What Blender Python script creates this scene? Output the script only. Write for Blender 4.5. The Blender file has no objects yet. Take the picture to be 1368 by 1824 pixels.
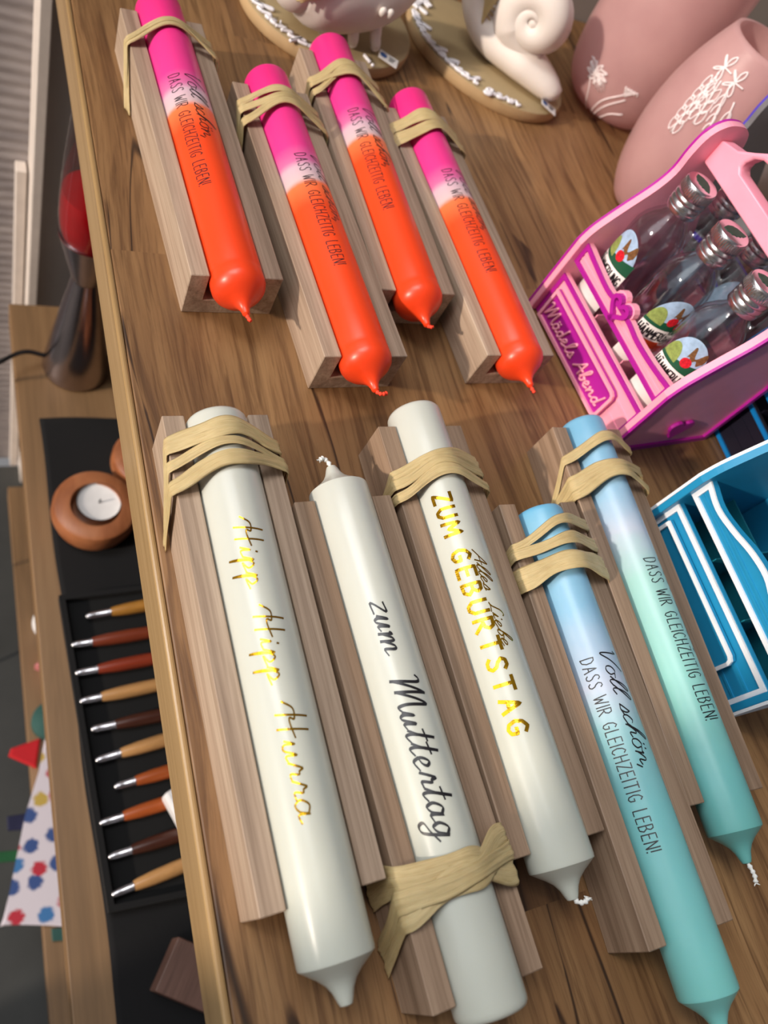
import bpy, bmesh, math, random
from math import sin, cos, pi, radians, sqrt, atan2
from mathutils import Vector, Matrix
random.seed(7)
SC = bpy.context.scene
COL = SC.collection

# ------------------------------------------------------------------ camera, light, exposure
cam_d = bpy.data.cameras.new('camera')
cam = bpy.data.objects.new('camera', cam_d); COL.objects.link(cam)
RX = Vector((0.8868, -0.2543, 0.3859)); RY = Vector((-0.0522, -0.8848, -0.4631)); RZ = Vector((0.4591, 0.3906, -0.7979))
M = Matrix(((RX.x, -RY.x, -RZ.x, -0.0604), (RX.y, -RY.y, -RZ.y, 0.0329), (RX.z, -RY.z, -RZ.z, 0.3161), (0, 0, 0, 1)))
cam.matrix_world = M
cam_d.sensor_fit = 'VERTICAL'; cam_d.sensor_height = 36.0; cam_d.lens = 36.0 * 1413.7 / 1824
cam_d.clip_start = 0.01; cam_d.clip_end = 50
cam_d.dof.use_dof = True; cam_d.dof.focus_distance = 0.36; cam_d.dof.aperture_fstop = 9.0
SC.camera = cam
SC.view_settings.view_transform = 'Standard'; SC.view_settings.look = 'None'
SC.view_settings.gamma = 1.0; SC.view_settings.exposure = -0.08
SC.cycles.max_bounces = 14; SC.cycles.transparent_max_bounces = 96; SC.cycles.transmission_bounces = 14
SC.cycles.sample_clamp_indirect = 6.0

SUN_DIR = Vector((0.93, 0.19, -0.34)).normalized()
sd = bpy.data.lights.new('sun', 'SUN'); sd.energy = 3.1; sd.angle = radians(2.2); sd.color = (1.0, 0.86, 0.72)
so = bpy.data.objects.new('sun', sd); COL.objects.link(so); so.rotation_euler = SUN_DIR.to_track_quat('-Z', 'Y').to_euler()

def area(name, loc, target, sx, sy, energy, color):
    d = bpy.data.lights.new(name, 'AREA'); d.shape = 'RECTANGLE'; d.size = sx; d.size_y = sy; d.energy = energy; d.color = color
    o = bpy.data.objects.new(name, d); COL.objects.link(o); o.location = loc
    o.rotation_euler = (Vector(target) - Vector(loc)).to_track_quat('-Z', 'Y').to_euler()
    return o
area('window_light', (-2.2, 0.1, 1.5), (0.1, 0.2, 0), 1.6, 1.5, 12, (0.90, 0.95, 1.0))
area('overhead_light', (-0.75, 0.6, 1.75), (0.1, 0.15, 0), 0.12, 0.9, 6, (1.0, 0.95, 0.88))
area('overhead_light', (-0.75, 0.95, 1.9), (0.1, 0.2, 0), 1.4, 1.2, 33, (0.94, 0.97, 1.0))  # broad fill added to raise the ambient light from above
area('overhead_light', (1.5, 1.3, 1.9), (0.2, 0.3, 0), 0.5, 0.5, 8, (1.0, 0.94, 0.88))

world = bpy.data.worlds.new('world'); SC.world = world; world.use_nodes = True
wn = world.node_tree; wn.nodes.clear()
wo = wn.nodes.new('ShaderNodeOutputWorld'); wb = wn.nodes.new('ShaderNodeBackground')
tc = wn.nodes.new('ShaderNodeTexCoord')
wr = wn.nodes.new('ShaderNodeValToRGB'); mr = wn.nodes.new('ShaderNodeMapRange')
dt = wn.nodes.new('ShaderNodeVectorMath'); dt.operation = 'DOT_PRODUCT'; dt.inputs[1].default_value = (0.80, -0.58, -0.12)
wn.links.new(tc.outputs['Generated'], dt.inputs[0]); wn.links.new(dt.outputs['Value'], mr.inputs['Value'])
mr.inputs['From Min'].default_value = -1; mr.inputs['From Max'].default_value = 1
wn.links.new(mr.outputs[0], wr.inputs[0])
wr.color_ramp.elements[0].position = 0.08; wr.color_ramp.elements[0].color = (0.85, 0.87, 0.90, 1)
wr.color_ramp.elements[1].position = 0.75; wr.color_ramp.elements[1].color = (0.13, 0.12, 0.125, 1)
_e = wr.color_ramp.elements.new(0.42); _e.color = (0.24, 0.235, 0.24, 1)
wn.links.new(wr.outputs[0], wb.inputs[0]); wb.inputs[1].default_value = 1.0
wn.links.new(wb.outputs[0], wo.inputs[0])

# ------------------------------------------------------------------ materials
def srgb(r, g, b):
    f = lambda c: c / 12.92 if c <= 0.04045 else ((c + 0.055) / 1.055) ** 2.4
    return (f(r / 255), f(g / 255), f(b / 255), 1)

class NT:
    def __init__(s, name):
        s.m = bpy.data.materials.new(name); s.m.use_nodes = True
        s.t = s.m.node_tree; s.b = s.t.nodes['Principled BSDF']
    def n(s, typ, **kw):
        nd = s.t.nodes.new(typ)
        for k, v in kw.items():
            if k in nd.inputs: nd.inputs[k].default_value = v
            else: setattr(nd, k, v)
        return nd
    def l(s, a, b): s.t.links.new(a, b)
    def ramp(s, fac, stops):
        r = s.n('ShaderNodeValToRGB'); e = r.color_ramp.elements
        while len(e) < len(stops): e.new(0.5)
        for i, (p, c) in enumerate(stops): e[i].position = p; e[i].color = c
        s.l(fac, r.inputs[0]); return r.outputs[0]
    def coords(s, scale, out='Object', loc=(0, 0, 0)):
        t = s.n('ShaderNodeTexCoord'); m = s.n('ShaderNodeMapping')
        m.inputs['Scale'].default_value = scale; m.inputs['Location'].default_value = loc
        s.l(t.outputs[out], m.inputs[0]); return m.outputs[0]
    def noise(s, vec, scale=5, detail=4, rough=0.6, dist=0.0):
        n = s.n('ShaderNodeTexNoise', Scale=scale, Detail=detail, Roughness=rough, Distortion=dist)
        s.l(vec, n.inputs['Vector']); return n.outputs['Fac']
    def bump(s, h, strength=0.2, dist=0.001):
        b = s.n('ShaderNodeBump', Strength=strength, Distance=dist); s.l(h, b.inputs['Height']); s.l(b.outputs[0], s.b.inputs['Normal'])
    def mix(s, a, b, fac, mode='MIX'):
        m = s.n('ShaderNodeMix', data_type='RGBA', blend_type=mode)
        for i, v in ((6, a), (7, b)):
            if isinstance(v, tuple): m.inputs[i].default_value = v
            else: s.l(v, m.inputs[i])
        if isinstance(fac, (int, float)): m.inputs[0].default_value = fac
        else: s.l(fac, m.inputs[0])
        return m.outputs[2]
    def base(s, v):
        if isinstance(v, tuple): s.b.inputs['Base Color'].default_value = v
        else: s.l(v, s.b.inputs['Base Color'])

def plain(name, col, rough=0.5, metal=0.0, spec=None, sss=0.0, var=0.06, scale=60, bump=0.0, coat=0.0):
    m = NT(name); v = m.coords((1, 1, 1)); n = m.noise(v, scale, 3)
    dark = tuple(c * (1 - var) for c in col[:3]) + (1,); lite = tuple(min(1, c * (1 + var)) for c in col[:3]) + (1,)
    m.base(m.ramp(n, [(0.3, dark), (0.7, lite)]))
    m.b.inputs['Roughness'].default_value = rough; m.b.inputs['Metallic'].default_value = metal
    if spec is not None: m.b.inputs['Specular IOR Level'].default_value = spec
    if sss: 
        m.b.inputs['Subsurface Weight'].default_value = sss; m.b.inputs['Subsurface Scale'].default_value = 0.004
        m.b.inputs['Subsurface Radius'].default_value = (1.0, 0.7, 0.5)
    if bump: m.bump(n, bump, 0.0006)
    if coat: m.b.inputs['Coat Weight'].default_value = coat; m.b.inputs['Coat Roughness'].default_value = 0.15
    return m.m

def wood(name, dark, mid, lite, grain=(90, 3.0, 90), rough=0.55, seed=(0, 0, 0), bump=0.25, pores=True):
    m = NT(name)
    inf = m.n('ShaderNodeObjectInfo'); t = m.n('ShaderNodeTexCoord'); ad = m.n('ShaderNodeVectorMath', operation='MULTIPLY_ADD')
    m.l(inf.outputs['Random'], ad.inputs[0]); ad.inputs[1].default_value = (3.1, 1.7, 2.3); m.l(t.outputs['Object'], ad.inputs[2])
    mp = m.n('ShaderNodeMapping'); mp.inputs['Scale'].default_value = grain; mp.inputs['Location'].default_value = seed; m.l(ad.outputs[0], mp.inputs[0])
    n1 = m.noise(mp.outputs[0], 1.2, 5, 0.6, 0.6)
    mp2 = m.n('ShaderNodeMapping'); mp2.inputs['Scale'].default_value = (grain[0] * 7, grain[1] * 4, grain[2] * 7); m.l(ad.outputs[0], mp2.inputs[0])
    n2 = m.noise(mp2.outputs[0], 1.0, 3, 0.7)
    c = m.ramp(n1, [(0.28, dark), (0.5, mid), (0.75, lite)])
    c = m.mix(c, m.ramp(n2, [(0.35, (0.62, 0.58, 0.54, 1)), (0.55, (1, 1, 1, 1))]), 0.65 if pores else 0.2, 'MULTIPLY')
    m.base(c); m.b.inputs['Roughness'].default_value = rough
    m.bump(n2, bump, 0.0004)
    return m.m

MT = {}
MT['block'] = wood('oak_block', srgb(138, 115, 96), srgb(174, 150, 129), srgb(196, 174, 152))
MT['block_b'] = wood('oak_block_brown', srgb(120, 96, 76), srgb(152, 126, 104), srgb(174, 148, 124))
MT['shelf'] = wood('pine_shelf', srgb(112, 84, 54), srgb(134, 102, 68), srgb(150, 118, 82), grain=(40, 2, 40), rough=0.5, pores=False)
MT['edge'] = wood('edge_band', srgb(146, 114, 74), srgb(168, 136, 92), srgb(184, 152, 108), grain=(30, 2, 60), rough=0.28, pores=False)

def table_mat():
    m = NT('oak_laminate')
    t = m.n('ShaderNodeTexCoord'); sp = m.n('ShaderNodeSeparateXYZ'); m.l(t.outputs['Object'], sp.inputs[0])
    cb = m.n('ShaderNodeCombineXYZ'); m.l(sp.outputs['Y'], cb.inputs[0]); m.l(sp.outputs['X'], cb.inputs[1])
    br = m.n('ShaderNodeTexBrick', Scale=1.0); br.offset = 0.37
    br.inputs['Brick Width'].default_value = 0.55; br.inputs['Row Height'].default_value = 0.112; br.inputs['Mortar Size'].default_value = 0.0
    br.inputs['Color1'].default_value = (0, 0, 0, 1); br.inputs['Color2'].default_value = (1, 1, 1, 1); br.inputs['Bias'].default_value = 0
    m.l(cb.outputs[0], br.inputs['Vector'])
    off = m.n('ShaderNodeVectorMath', operation='MULTIPLY_ADD'); m.l(br.outputs['Color'], off.inputs[0]); off.inputs[1].default_value = (0.7, 1.9, 0.3); m.l(t.outputs['Object'], off.inputs[2])
    # gentle sideways drift of the grain
    lo = m.n('ShaderNodeMapping'); lo.inputs['Scale'].default_value = (5, 4, 5); m.l(off.outputs[0], lo.inputs[0])
    nlo = m.n('ShaderNodeTexNoise', Scale=1.0, Detail=2.0); m.l(lo.outputs[0], nlo.inputs['Vector'])
    wp = m.n('ShaderNodeVectorMath', operation='MULTIPLY_ADD'); m.l(nlo.outputs['Color'], wp.inputs[0]); wp.inputs[1].default_value = (0.028, 0.01, 0); m.l(off.outputs[0], wp.inputs[2])
    def tex(scale, det=5, rough=.62, dist=.5):
        mp = m.n('ShaderNodeMapping'); mp.inputs['Scale'].default_value = scale; m.l(wp.outputs[0], mp.inputs[0]); return m.noise(mp.outputs[0], 1.0, det, rough, dist)
    n1 = tex((46, 5, 46)); n2 = tex((420, 16, 420), 4, .7, .4); n3 = tex((8, 3, 8), 3, .5, .8); n5 = tex((190, 9, 190), 4, .6, .8); n6 = tex((34, 2.4, 34), 2, .4, .3)
    c = m.ramp(n1, [(0.22, srgb(110, 78, 50)), (0.46, srgb(146, 110, 72)), (0.72, srgb(170, 134, 92))])
    c = m.mix(c, m.ramp(n5, [(0.38, (0.44, 0.37, 0.32, 1)), (0.50, (1, 1, 1, 1))]), 0.68, 'MULTIPLY')
    c = m.mix(c, m.ramp(n2, [(0.36, (0.55, 0.50, 0.45, 1)), (0.52, (1, 1, 1, 1))]), 0.7, 'MULTIPLY')
    c = m.mix(c, m.ramp(n3, [(0.30, (0.72, 0.66, 0.62, 1)), (0.60, (1.04, 1.02, 1.0, 1))]), 0.8, 'MULTIPLY')
    # thin black cracks
    ab = m.n('ShaderNodeMath', operation='SUBTRACT'); m.l(n6, ab.inputs[0]); ab.inputs[1].default_value = .52
    aa = m.n('ShaderNodeMath', operation='ABSOLUTE'); m.l(ab.outputs[0], aa.inputs[0])
    ad = m.n('ShaderNodeMath', operation='ADD'); m.l(aa.outputs[0], ad.inputs[0])
    gate = m.n('ShaderNodeMapRange'); m.l(n3, gate.inputs['Value']); gate.inputs['From Min'].default_value = .46; gate.inputs['From Max'].default_value = .54; gate.inputs['To Max'].default_value = .05
    m.l(gate.outputs[0], ad.inputs[1])
    c = m.mix(c, m.ramp(ad.outputs[0], [(0.0, (0.10, 0.08, 0.07, 1)), (0.006, (0.25, 0.2, 0.17, 1)), (0.013, (1, 1, 1, 1))]), 0.95, 'MULTIPLY')
    # dark smoky knots
    kn = tex((14, 4.5, 14), 2, .4, .2)
    c = m.mix(c, m.ramp(kn, [(0.22, (0.38, 0.34, 0.33, 1)), (0.33, (1, 1, 1, 1))]), 0.9, 'MULTIPLY')
    c = m.mix(c, m.ramp(br.outputs['Color'], [(0.0, (0.80, 0.76, 0.73, 1)), (1.0, (1.08, 1.06, 1.03, 1))]), 1.0, 'MULTIPLY')
    m.base(c); m.b.inputs['Roughness'].default_value = 0.45
    m.bump(n2, 0.3, 0.0004)
    return m.m
MT['table'] = table_mat()

def wax(name, stops, rough=0.34, sss=0.35, noise_amt=0.012, axis_off=0.1, mott=0.05):
    m = NT(name); t = m.n('ShaderNodeTexCoord'); sp = m.n('ShaderNodeSeparateXYZ'); m.l(t.outputs['Object'], sp.inputs[0])
    n = m.noise(m.coords((1, 1, 1)), 55, 3); n4 = m.noise(m.coords((1, 1, 1)), 22, 3)
    a = m.n('ShaderNodeMath', operation='SUBTRACT'); a.inputs[0].default_value = axis_off; m.l(sp.outputs['Y'], a.inputs[1])   # t along the candle
    b = m.n('ShaderNodeMath', operation='MULTIPLY_ADD'); m.l(n, b.inputs[0]); b.inputs[1].default_value = noise_amt; m.l(a.outputs[0], b.inputs[2])
    c = m.n('ShaderNodeMath', operation='DIVIDE'); m.l(b.outputs[0], c.inputs[0]); c.inputs[1].default_value = 0.25; c.use_clamp = True
    col = m.ramp(c.outputs[0], [((p + noise_amt * 0.5) / 0.25, q) for p, q in stops])
    col = m.mix(col, m.ramp(n4, [(0.3, (1 - mott, 1 - mott, 1 - mott, 1)), (0.7, (1, 1, 1, 1))]), 1.0, 'MULTIPLY')
    m.base(col); m.b.inputs['Roughness'].default_value = rough
    m.b.inputs['Subsurface Weight'].default_value = sss; m.b.inputs['Subsurface Scale'].default_value = 0.004
    m.b.inputs['Subsurface Radius'].default_value = (1.0, 0.8, 0.6)
    n5 = m.noise(m.coords((1, 1, 1)), 240, 2); m.bump(n5, 0.06, 0.0004)
    return m.m
PINK = srgb(232, 44, 128); ORA = srgb(244, 76, 30)
MT['wax_neon'] = wax('neon_wax', [(0.0, PINK), (0.060, srgb(230, 58, 140)), (0.072, srgb(214, 110, 160)), (0.0765, srgb(214, 178, 192)), (0.0855, srgb(216, 186, 188)), (0.0885, srgb(255, 120, 70)), (0.105, ORA), (0.22, srgb(240, 66, 24))], noise_amt=0.004, sss=0.15)
MT['wax_cream'] = wax('cream_wax', [(0.0, srgb(196, 197, 188)), (0.22, srgb(195, 197, 185))], rough=0.28, sss=0.2, mott=0.035)
BL1 = srgb(130, 184, 212); BL3 = srgb(184, 194, 212)
MT['wax_blue'] = wax('blue_mint_wax', [(0.0, srgb(100, 172, 210)), (0.012, BL1), (0.06, srgb(136, 182, 210)), (0.095, BL3), (0.115, srgb(150, 196, 202)), (0.15, srgb(130, 198, 200)), (0.22, srgb(128, 202, 196))], noise_amt=0.02, mott=0.06)
MT['wax_mint'] = wax('pale_blue_mint_wax', [(0.0, srgb(118, 174, 206)), (0.045, srgb(148, 186, 212)), (0.068, srgb(184, 194, 210)), (0.09, srgb(156, 200, 194)), (0.16, srgb(140, 202, 194)), (0.19, srgb(118, 190, 188)), (0.22, srgb(110, 180, 174))], noise_amt=0.02, mott=0.06)
MT['wick'] = plain('cotton_wick', srgb(236, 234, 228), 0.9, scale=900, bump=0.5)
MT['wick_red'] = plain('dyed_wick', srgb(255, 70, 40), 0.7, scale=900, bump=0.4)
MT['ink'] = plain('black_print', srgb(26, 24, 28), 0.35, var=0.02)
MT['ink_soft'] = plain('grey_print', srgb(34, 26, 34), 0.4, var=0.02)
MT['gold'] = plain('gold_foil', srgb(222, 168, 38), 0.14, metal=1.0, var=0.03, scale=300, bump=0.25)

def raffia_mat():
    m = NT('raffia'); uv = m.n('ShaderNodeUVMap'); mp = m.n('ShaderNodeMapping'); mp.inputs['Scale'].default_value = (10.0, 0.35, 1); m.l(uv.outputs[0], mp.inputs[0])
    n = m.noise(mp.outputs[0], 4.0, 5, 0.65, 0.2)
    n2 = m.noise(m.coords((1, 1, 1)), 70, 2)
    c = m.ramp(n, [(0.25, srgb(158, 132, 84)), (0.45, srgb(200, 176, 126)), (0.75, srgb(216, 196, 150))])
    c = m.mix(c, m.ramp(n2, [(0.35, (0.86, 0.84, 0.8, 1)), (0.65, (1, 1, 1, 1))]), 0.8, 'MULTIPLY')
    m.base(c); m.b.inputs['Roughness'].default_value = 0.45; m.bump(n, 0.6, 0.0005)
    m.b.inputs['Subsurface Weight'].default_value = 0.08; m.b.inputs['Subsurface Scale'].default_value = 0.001
    return m.m
MT['raffia'] = raffia_mat()

def ribbed(name, col, rough=0.38, freq=900, bump=0.12, axis='Z', sss=0.0):   # faint 3D-print layer lines
    m = NT(name); w = m.n('ShaderNodeTexWave', Scale=1.0, Distortion=0.6); w.bands_direction = axis
    m.l(m.coords((freq, freq, freq)), w.inputs['Vector']); m.base(col); m.b.inputs['Roughness'].default_value = rough
    n = m.noise(m.coords((1, 1, 1)), 80, 2)
    m.base(m.ramp(n, [(0.3, tuple(c * .94 for c in col[:3]) + (1,)), (0.7, col)]))
    m.bump(w.outputs['Fac'], bump, 0.0003)
    if sss: m.b.inputs['Subsurface Weight'].default_value = sss; m.b.inputs['Subsurface Scale'].default_value = 0.003
    return m.m
MT['pl_pink'] = ribbed('pink_plastic', srgb(252, 164, 186)); MT['pl_mag'] = ribbed('magenta_plastic', srgb(178, 28, 152))
MT['pl_teal'] = ribbed('blue_plastic', srgb(30, 138, 184)); MT['pl_white'] = ribbed('white_plastic', srgb(236, 238, 242))
MT['pl_teal_in'] = ribbed('petrol_plastic', srgb(20, 112, 128))
MT['pl_navy'] = ribbed('black_plastic', srgb(26, 24, 38)); MT['pl_sky'] = ribbed('sky_blue_plastic', srgb(10, 120, 190))
MT['pl_grey'] = ribbed('grey_plastic', srgb(120, 118, 122)); MT['pl_violet'] = ribbed('violet_plastic', srgb(84, 66, 190)); MT['pl_lgrey'] = ribbed('light_grey_plastic', srgb(200, 198, 206))

def glassm(name, col=(1, 1, 1, 1), rough=0.0, ior=1.48):
    m = NT(name); m.base(col); m.b.inputs['Roughness'].default_value = rough; m.b.inputs['Transmission Weight'].default_value = 1.0
    m.b.inputs['IOR'].default_value = ior
    n = m.noise(m.coords((1, 1, 1)), 40, 2); m.bump(n, 0.03, 0.001)
    return m.m
def thin_glass(name, tint, gloss=1.5, rough=0.02):
    m = NT(name); t = m.t; t.nodes.remove(m.b); o = [n_ for n_ in t.nodes if n_.type == 'OUTPUT_MATERIAL'][0]
    tr = t.nodes.new('ShaderNodeBsdfTransparent'); tr.inputs[0].default_value = tint
    gl = t.nodes.new('ShaderNodeBsdfGlossy'); gl.inputs['Roughness'].default_value = rough
    nz = m.noise(m.coords((1, 1, 1)), 45, 2); bp = m.n('ShaderNodeBump', Strength=0.15, Distance=0.002); m.l(nz, bp.inputs['Height'])
    fr = t.nodes.new('ShaderNodeLayerWeight'); fr.inputs['Blend'].default_value = 0.5; m.l(bp.outputs[0], fr.inputs['Normal']); m.l(bp.outputs[0], gl.inputs['Normal'])
    pw = m.n('ShaderNodeMath', operation='POWER'); m.l(fr.outputs['Facing'], pw.inputs[0]); pw.inputs[1].default_value = 2.2
    ma = m.n('ShaderNodeMath', operation='MULTIPLY_ADD'); m.l(pw.outputs[0], ma.inputs[0]); ma.inputs[1].default_value = .75; ma.inputs[2].default_value = .06; fr = ma
    mx = t.nodes.new('ShaderNodeMixShader'); m.l(fr.outputs[0], mx.inputs[0]); m.l(tr.outputs[0], mx.inputs[1]); m.l(gl.outputs[0], mx.inputs[2]); m.l(mx.outputs[0], o.inputs[0])
    return m.m
MT['glass'] = thin_glass('clear_glass', (0.965, 0.970, 0.970, 1), 1.5)
MT['liquid'] = glassm('clear_spirit', ior=1.33)
MT['lamp_glass'] = thin_glass('tinted_lamp_glass', (0.74, 0.66, 0.62, 1), 1.45)
def frost():
    m = NT('frosted_pink_glass'); t = m.t; o = [n_ for n_ in t.nodes if n_.type == 'OUTPUT_MATERIAL'][0]
    n = m.noise(m.coords((1, 1, 1)), 26, 3); m.base(m.ramp(n, [(0.3, srgb(224, 184, 184)), (0.7, srgb(240, 202, 200))])); m.b.inputs['Roughness'].default_value = 0.4; m.bump(n, 0.05, 0.001)
    tl = t.nodes.new('ShaderNodeBsdfTranslucent'); tl.inputs[0].default_value = srgb(246, 212, 210)
    tr = t.nodes.new('ShaderNodeBsdfTransparent'); tr.inputs[0].default_value = (0.97, 0.88, 0.88, 1)
    m1 = t.nodes.new('ShaderNodeMixShader'); m1.inputs[0].default_value = 0.35; m.l(m.b.outputs[0], m1.inputs[1]); m.l(tl.outputs[0], m1.inputs[2])
    m2 = t.nodes.new('ShaderNodeMixShader'); m2.inputs[0].default_value = 0.42; m.l(m1.outputs[0], m2.inputs[1]); m.l(tr.outputs[0], m2.inputs[2]); m.l(m2.outputs[0], o.inputs[0])
    return m.m
MT['frost'] = frost()
MT['etch'] = plain('white_etching', srgb(244, 232, 232), 0.6)
MT['alu'] = plain('aluminium', srgb(205, 202, 206), 0.27, metal=1.0, var=0.03, scale=200, bump=0.05)
MT['chrome'] = plain('brushed_metal', srgb(176, 166, 170), 0.22, metal=1.0, var=0.05, scale=90)
MT['leaf'] = plain('dark_leaf_print', srgb(16, 58, 42), 0.65, var=0.3, scale=500)
MT['lab_sky'] = plain('label_sky', srgb(168, 196, 226), 0.4, var=0.18, scale=260)
MT['lab_leaf'] = plain('label_leaf_green', srgb(140, 158, 84), 0.4, var=0.25, scale=500)
MT['lab_green'] = plain('label_green_band', srgb(14, 84, 56), 0.4)
MT['lab_red'] = plain('label_rose_red', srgb(206, 30, 44), 0.4, var=0.3, scale=700)
MT['lab_brown'] = plain('label_figure_brown', srgb(120, 84, 50), 0.4, var=0.4, scale=600)
MT['lab_white'] = plain('label_white', srgb(240, 236, 232), 0.4); MT['lab_orange'] = plain('label_orange', srgb(240, 84, 30), 0.4)
MT['ceramic'] = plain('matt_white_ceramic', srgb(234, 224, 216), 0.55, sss=0.1, var=0.02, bump=0.05)
MT['jesmonite'] = plain('sand_ceramic', srgb(164, 144, 108), 0.5, var=0.08, scale=30)
MT['plate_rim'] = plain('plate_wood_rim', srgb(188, 158, 118), 0.5, var=0.1, scale=40)
MT['felt_white'] = plain('white_lettering', srgb(240, 238, 244), 0.6)
MT['card'] = plain('white_card', srgb(228, 226, 226), 0.5); MT['blue_dot'] = plain('blue_logo', srgb(40, 84, 150), 0.5)
MT['cloth'] = plain('black_cloth', srgb(11, 10, 12), 0.95, var=0.15, scale=900, bump=0.4)
MT['tray'] = plain('black_velvet', srgb(6, 6, 7), 0.95, var=0.2, scale=800)
MT['holder'] = wood('turned_cherry', srgb(132, 76, 44), srgb(164, 100, 62), srgb(180, 118, 78), grain=(40, 14, 40), pores=False, rough=0.4)
MT['tin'] = plain('tealight_tin', srgb(190, 186, 184), 0.25, metal=1.0)
MT['tea_wax'] = plain('tealight_wax', srgb(238, 234, 232), 0.35)
MT['floor'] = plain('grey_floor', srgb(62, 62, 60), 0.7, var=0.15, scale=12)
MT['wall'] = plain('grey_wall', srgb(156, 148, 142), 0.8, var=0.04, scale=9)
MT['trim'] = plain('white_trim', srgb(226, 214, 204), 0.5)
MT['red_wax'] = plain('red_lamp_liquid', srgb(206, 8, 26), 0.3)
MT['cable'] = plain('black_cable', srgb(18, 17, 17), 0.4)
MT['walnut'] = wood('walnut_block', srgb(86, 58, 48), srgb(112, 80, 68), srgb(128, 94, 80), grain=(60, 4, 60))
def slatwall():
    m = NT('pleated_blind'); w = m.n('ShaderNodeTexWave', Scale=1.0, Distortion=1.2); w.bands_direction = 'Z'
    w.inputs['Detail'].default_value = 2
    m.l(m.coords((26, 4, 26)), w.inputs['Vector'])
    n = m.noise(m.coords((12, 1, 30)), 1.5, 3)
    m.base(m.ramp(n, [(0.3, srgb(140, 133, 134)), (0.7, srgb(172, 164, 163))])); m.b.inputs['Roughness'].default_value = 0.8; m.bump(w.outputs['Fac'], 0.35, 0.003)
    return m.m
MT['blind'] = slatwall()
PEN = {'gold': srgb(170, 118, 50), 'red': srgb(120, 52, 30), 'brick': srgb(136, 52, 30), 'tan': srgb(186, 138, 86), 'dark': srgb(66, 34, 24), 'rust': srgb(160, 78, 34)}
for k, c in PEN.items(): MT['pen_' + k] = wood('pen_wood_' + k, tuple(x * .8 for x in c[:3]) + (1,), c, tuple(min(1, x * 1.2) for x in c[:3]) + (1,), grain=(20, 120, 120), pores=False, rough=0.35)

# ------------------------------------------------------------------ mesh helpers
def mesh_obj(name, bm, mat, parent=None, smooth=False, loc=None, rot=None, auto=None):
    me = bpy.data.meshes.new(name); bm.normal_update(); bm.to_mesh(me); bm.free()
    mats = mat if isinstance(mat, (list, tuple)) else [mat]
    for m_ in mats: me.materials.append(MT[m_] if isinstance(m_, str) else m_)
    for p in me.polygons: p.use_smooth = smooth or bool(auto)
    o = bpy.data.objects.new(name, me); COL.objects.link(o)
    if auto:
        me.set_sharp_from_angle(angle=radians(auto))
    if parent: o.parent = parent
    if loc is not None: o.location = loc
    if rot is not None: o.rotation_euler = rot
    return o

def thing(name, label, cat, loc=(0, 0, 0), rz=0.0, group=None, rot=None):
    o = bpy.data.objects.new(name, None); COL.objects.link(o); o.empty_display_size = 0.02
    o.location = loc; o.rotation_euler = rot if rot else (0, 0, rz); o['label'] = label; o['category'] = cat
    if group: o['group'] = group
    return o
def tag(o, label, cat, group=None):
    o['label'] = label; o['category'] = cat
    if group: o['group'] = group
    return o
def struct(o): o['kind'] = 'structure'; return o

def box(bm, x0, x1, y0, y1, z0, z1, bev=0.0):
    r = bmesh.ops.create_cube(bm, size=1.0); vs = r['verts']
    for v in vs: v.co = Vector(((x0 + x1) / 2 + v.co.x * (x1 - x0), (y0 + y1) / 2 + v.co.y * (y1 - y0), (z0 + z1) / 2 + v.co.z * (z1 - z0)))
    if bev:
        es = list({e for v in vs for e in v.link_edges}); bmesh.ops.bevel(bm, geom=es, offset=bev, segments=2, affect='EDGES', profile=0.5)
    return bm
def B(): return bmesh.new()
def prism(bm, poly, z0, z1, f=lambda a, b, c: (a, b, c), bev=0.0, holes=None):
    """polygon poly (a,b) swept along c from z0 to z1; f maps (a,b,c) to a point; optional single hole ring"""
    if holes:
        o, h = poly, holes
        n = len(o); assert len(h) == n
        v = [[bm.verts.new(f(a, b, c)) for a, b in ring] for c in (z0, z1) for ring in (o, h)]
        for i in range(n):
            j = (i + 1) % n
            bm.faces.new((v[0][i], v[1][i], v[1][j], v[0][j])); bm.faces.new((v[2][i], v[2][j], v[3][j], v[3][i]))
            bm.faces.new((v[0][i], v[0][j], v[2][j], v[2][i])); bm.faces.new((v[1][i], v[3][i], v[3][j], v[1][j]))
    else:
        n = len(poly); a_ = [bm.verts.new(f(a, b, z0)) for a, b in poly]; b_ = [bm.verts.new(f(a, b, z1)) for a, b in poly]
        bm.faces.new(list(reversed(a_))); bm.faces.new(b_)
        sides = []
        for i in range(n):
            j = (i + 1) % n; sides.append(bm.faces.new((a_[i], a_[j], b_[j], b_[i])))
        if bev:
            es = [e for e in bm.edges if all(v in a_ or v in b_ for v in e.verts) and (all(v in a_ for v in e.verts) or all(v in b_ for v in e.verts))]
            bmesh.ops.bevel(bm, geom=es, offset=bev, segments=2, affect='EDGES', profile=0.5)
    bmesh.ops.recalc_face_normals(bm, faces=bm.faces[:])
    return bm
def inset(poly, d):
    n = len(poly); area_ = sum(poly[i][0] * poly[(i + 1) % n][1] - poly[(i + 1) % n][0] * poly[i][1] for i in range(n)); s = 1 if area_ > 0 else -1
    out = []
    for i in range(n):
        p0, p1, p2 = Vector(poly[i - 1]), Vector(poly[i]), Vector(poly[(i + 1) % n])
        e1 = (p1 - p0).normalized(); e2 = (p2 - p1).normalized()
        n1 = Vector((-e1.y, e1.x)) * s; n2 = Vector((-e2.y, e2.x)) * s
        k = n1 + n2; den = max(0.35, 1 + n1.dot(n2)); out.append(tuple(p1 + k * d / den))
    return out
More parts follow.
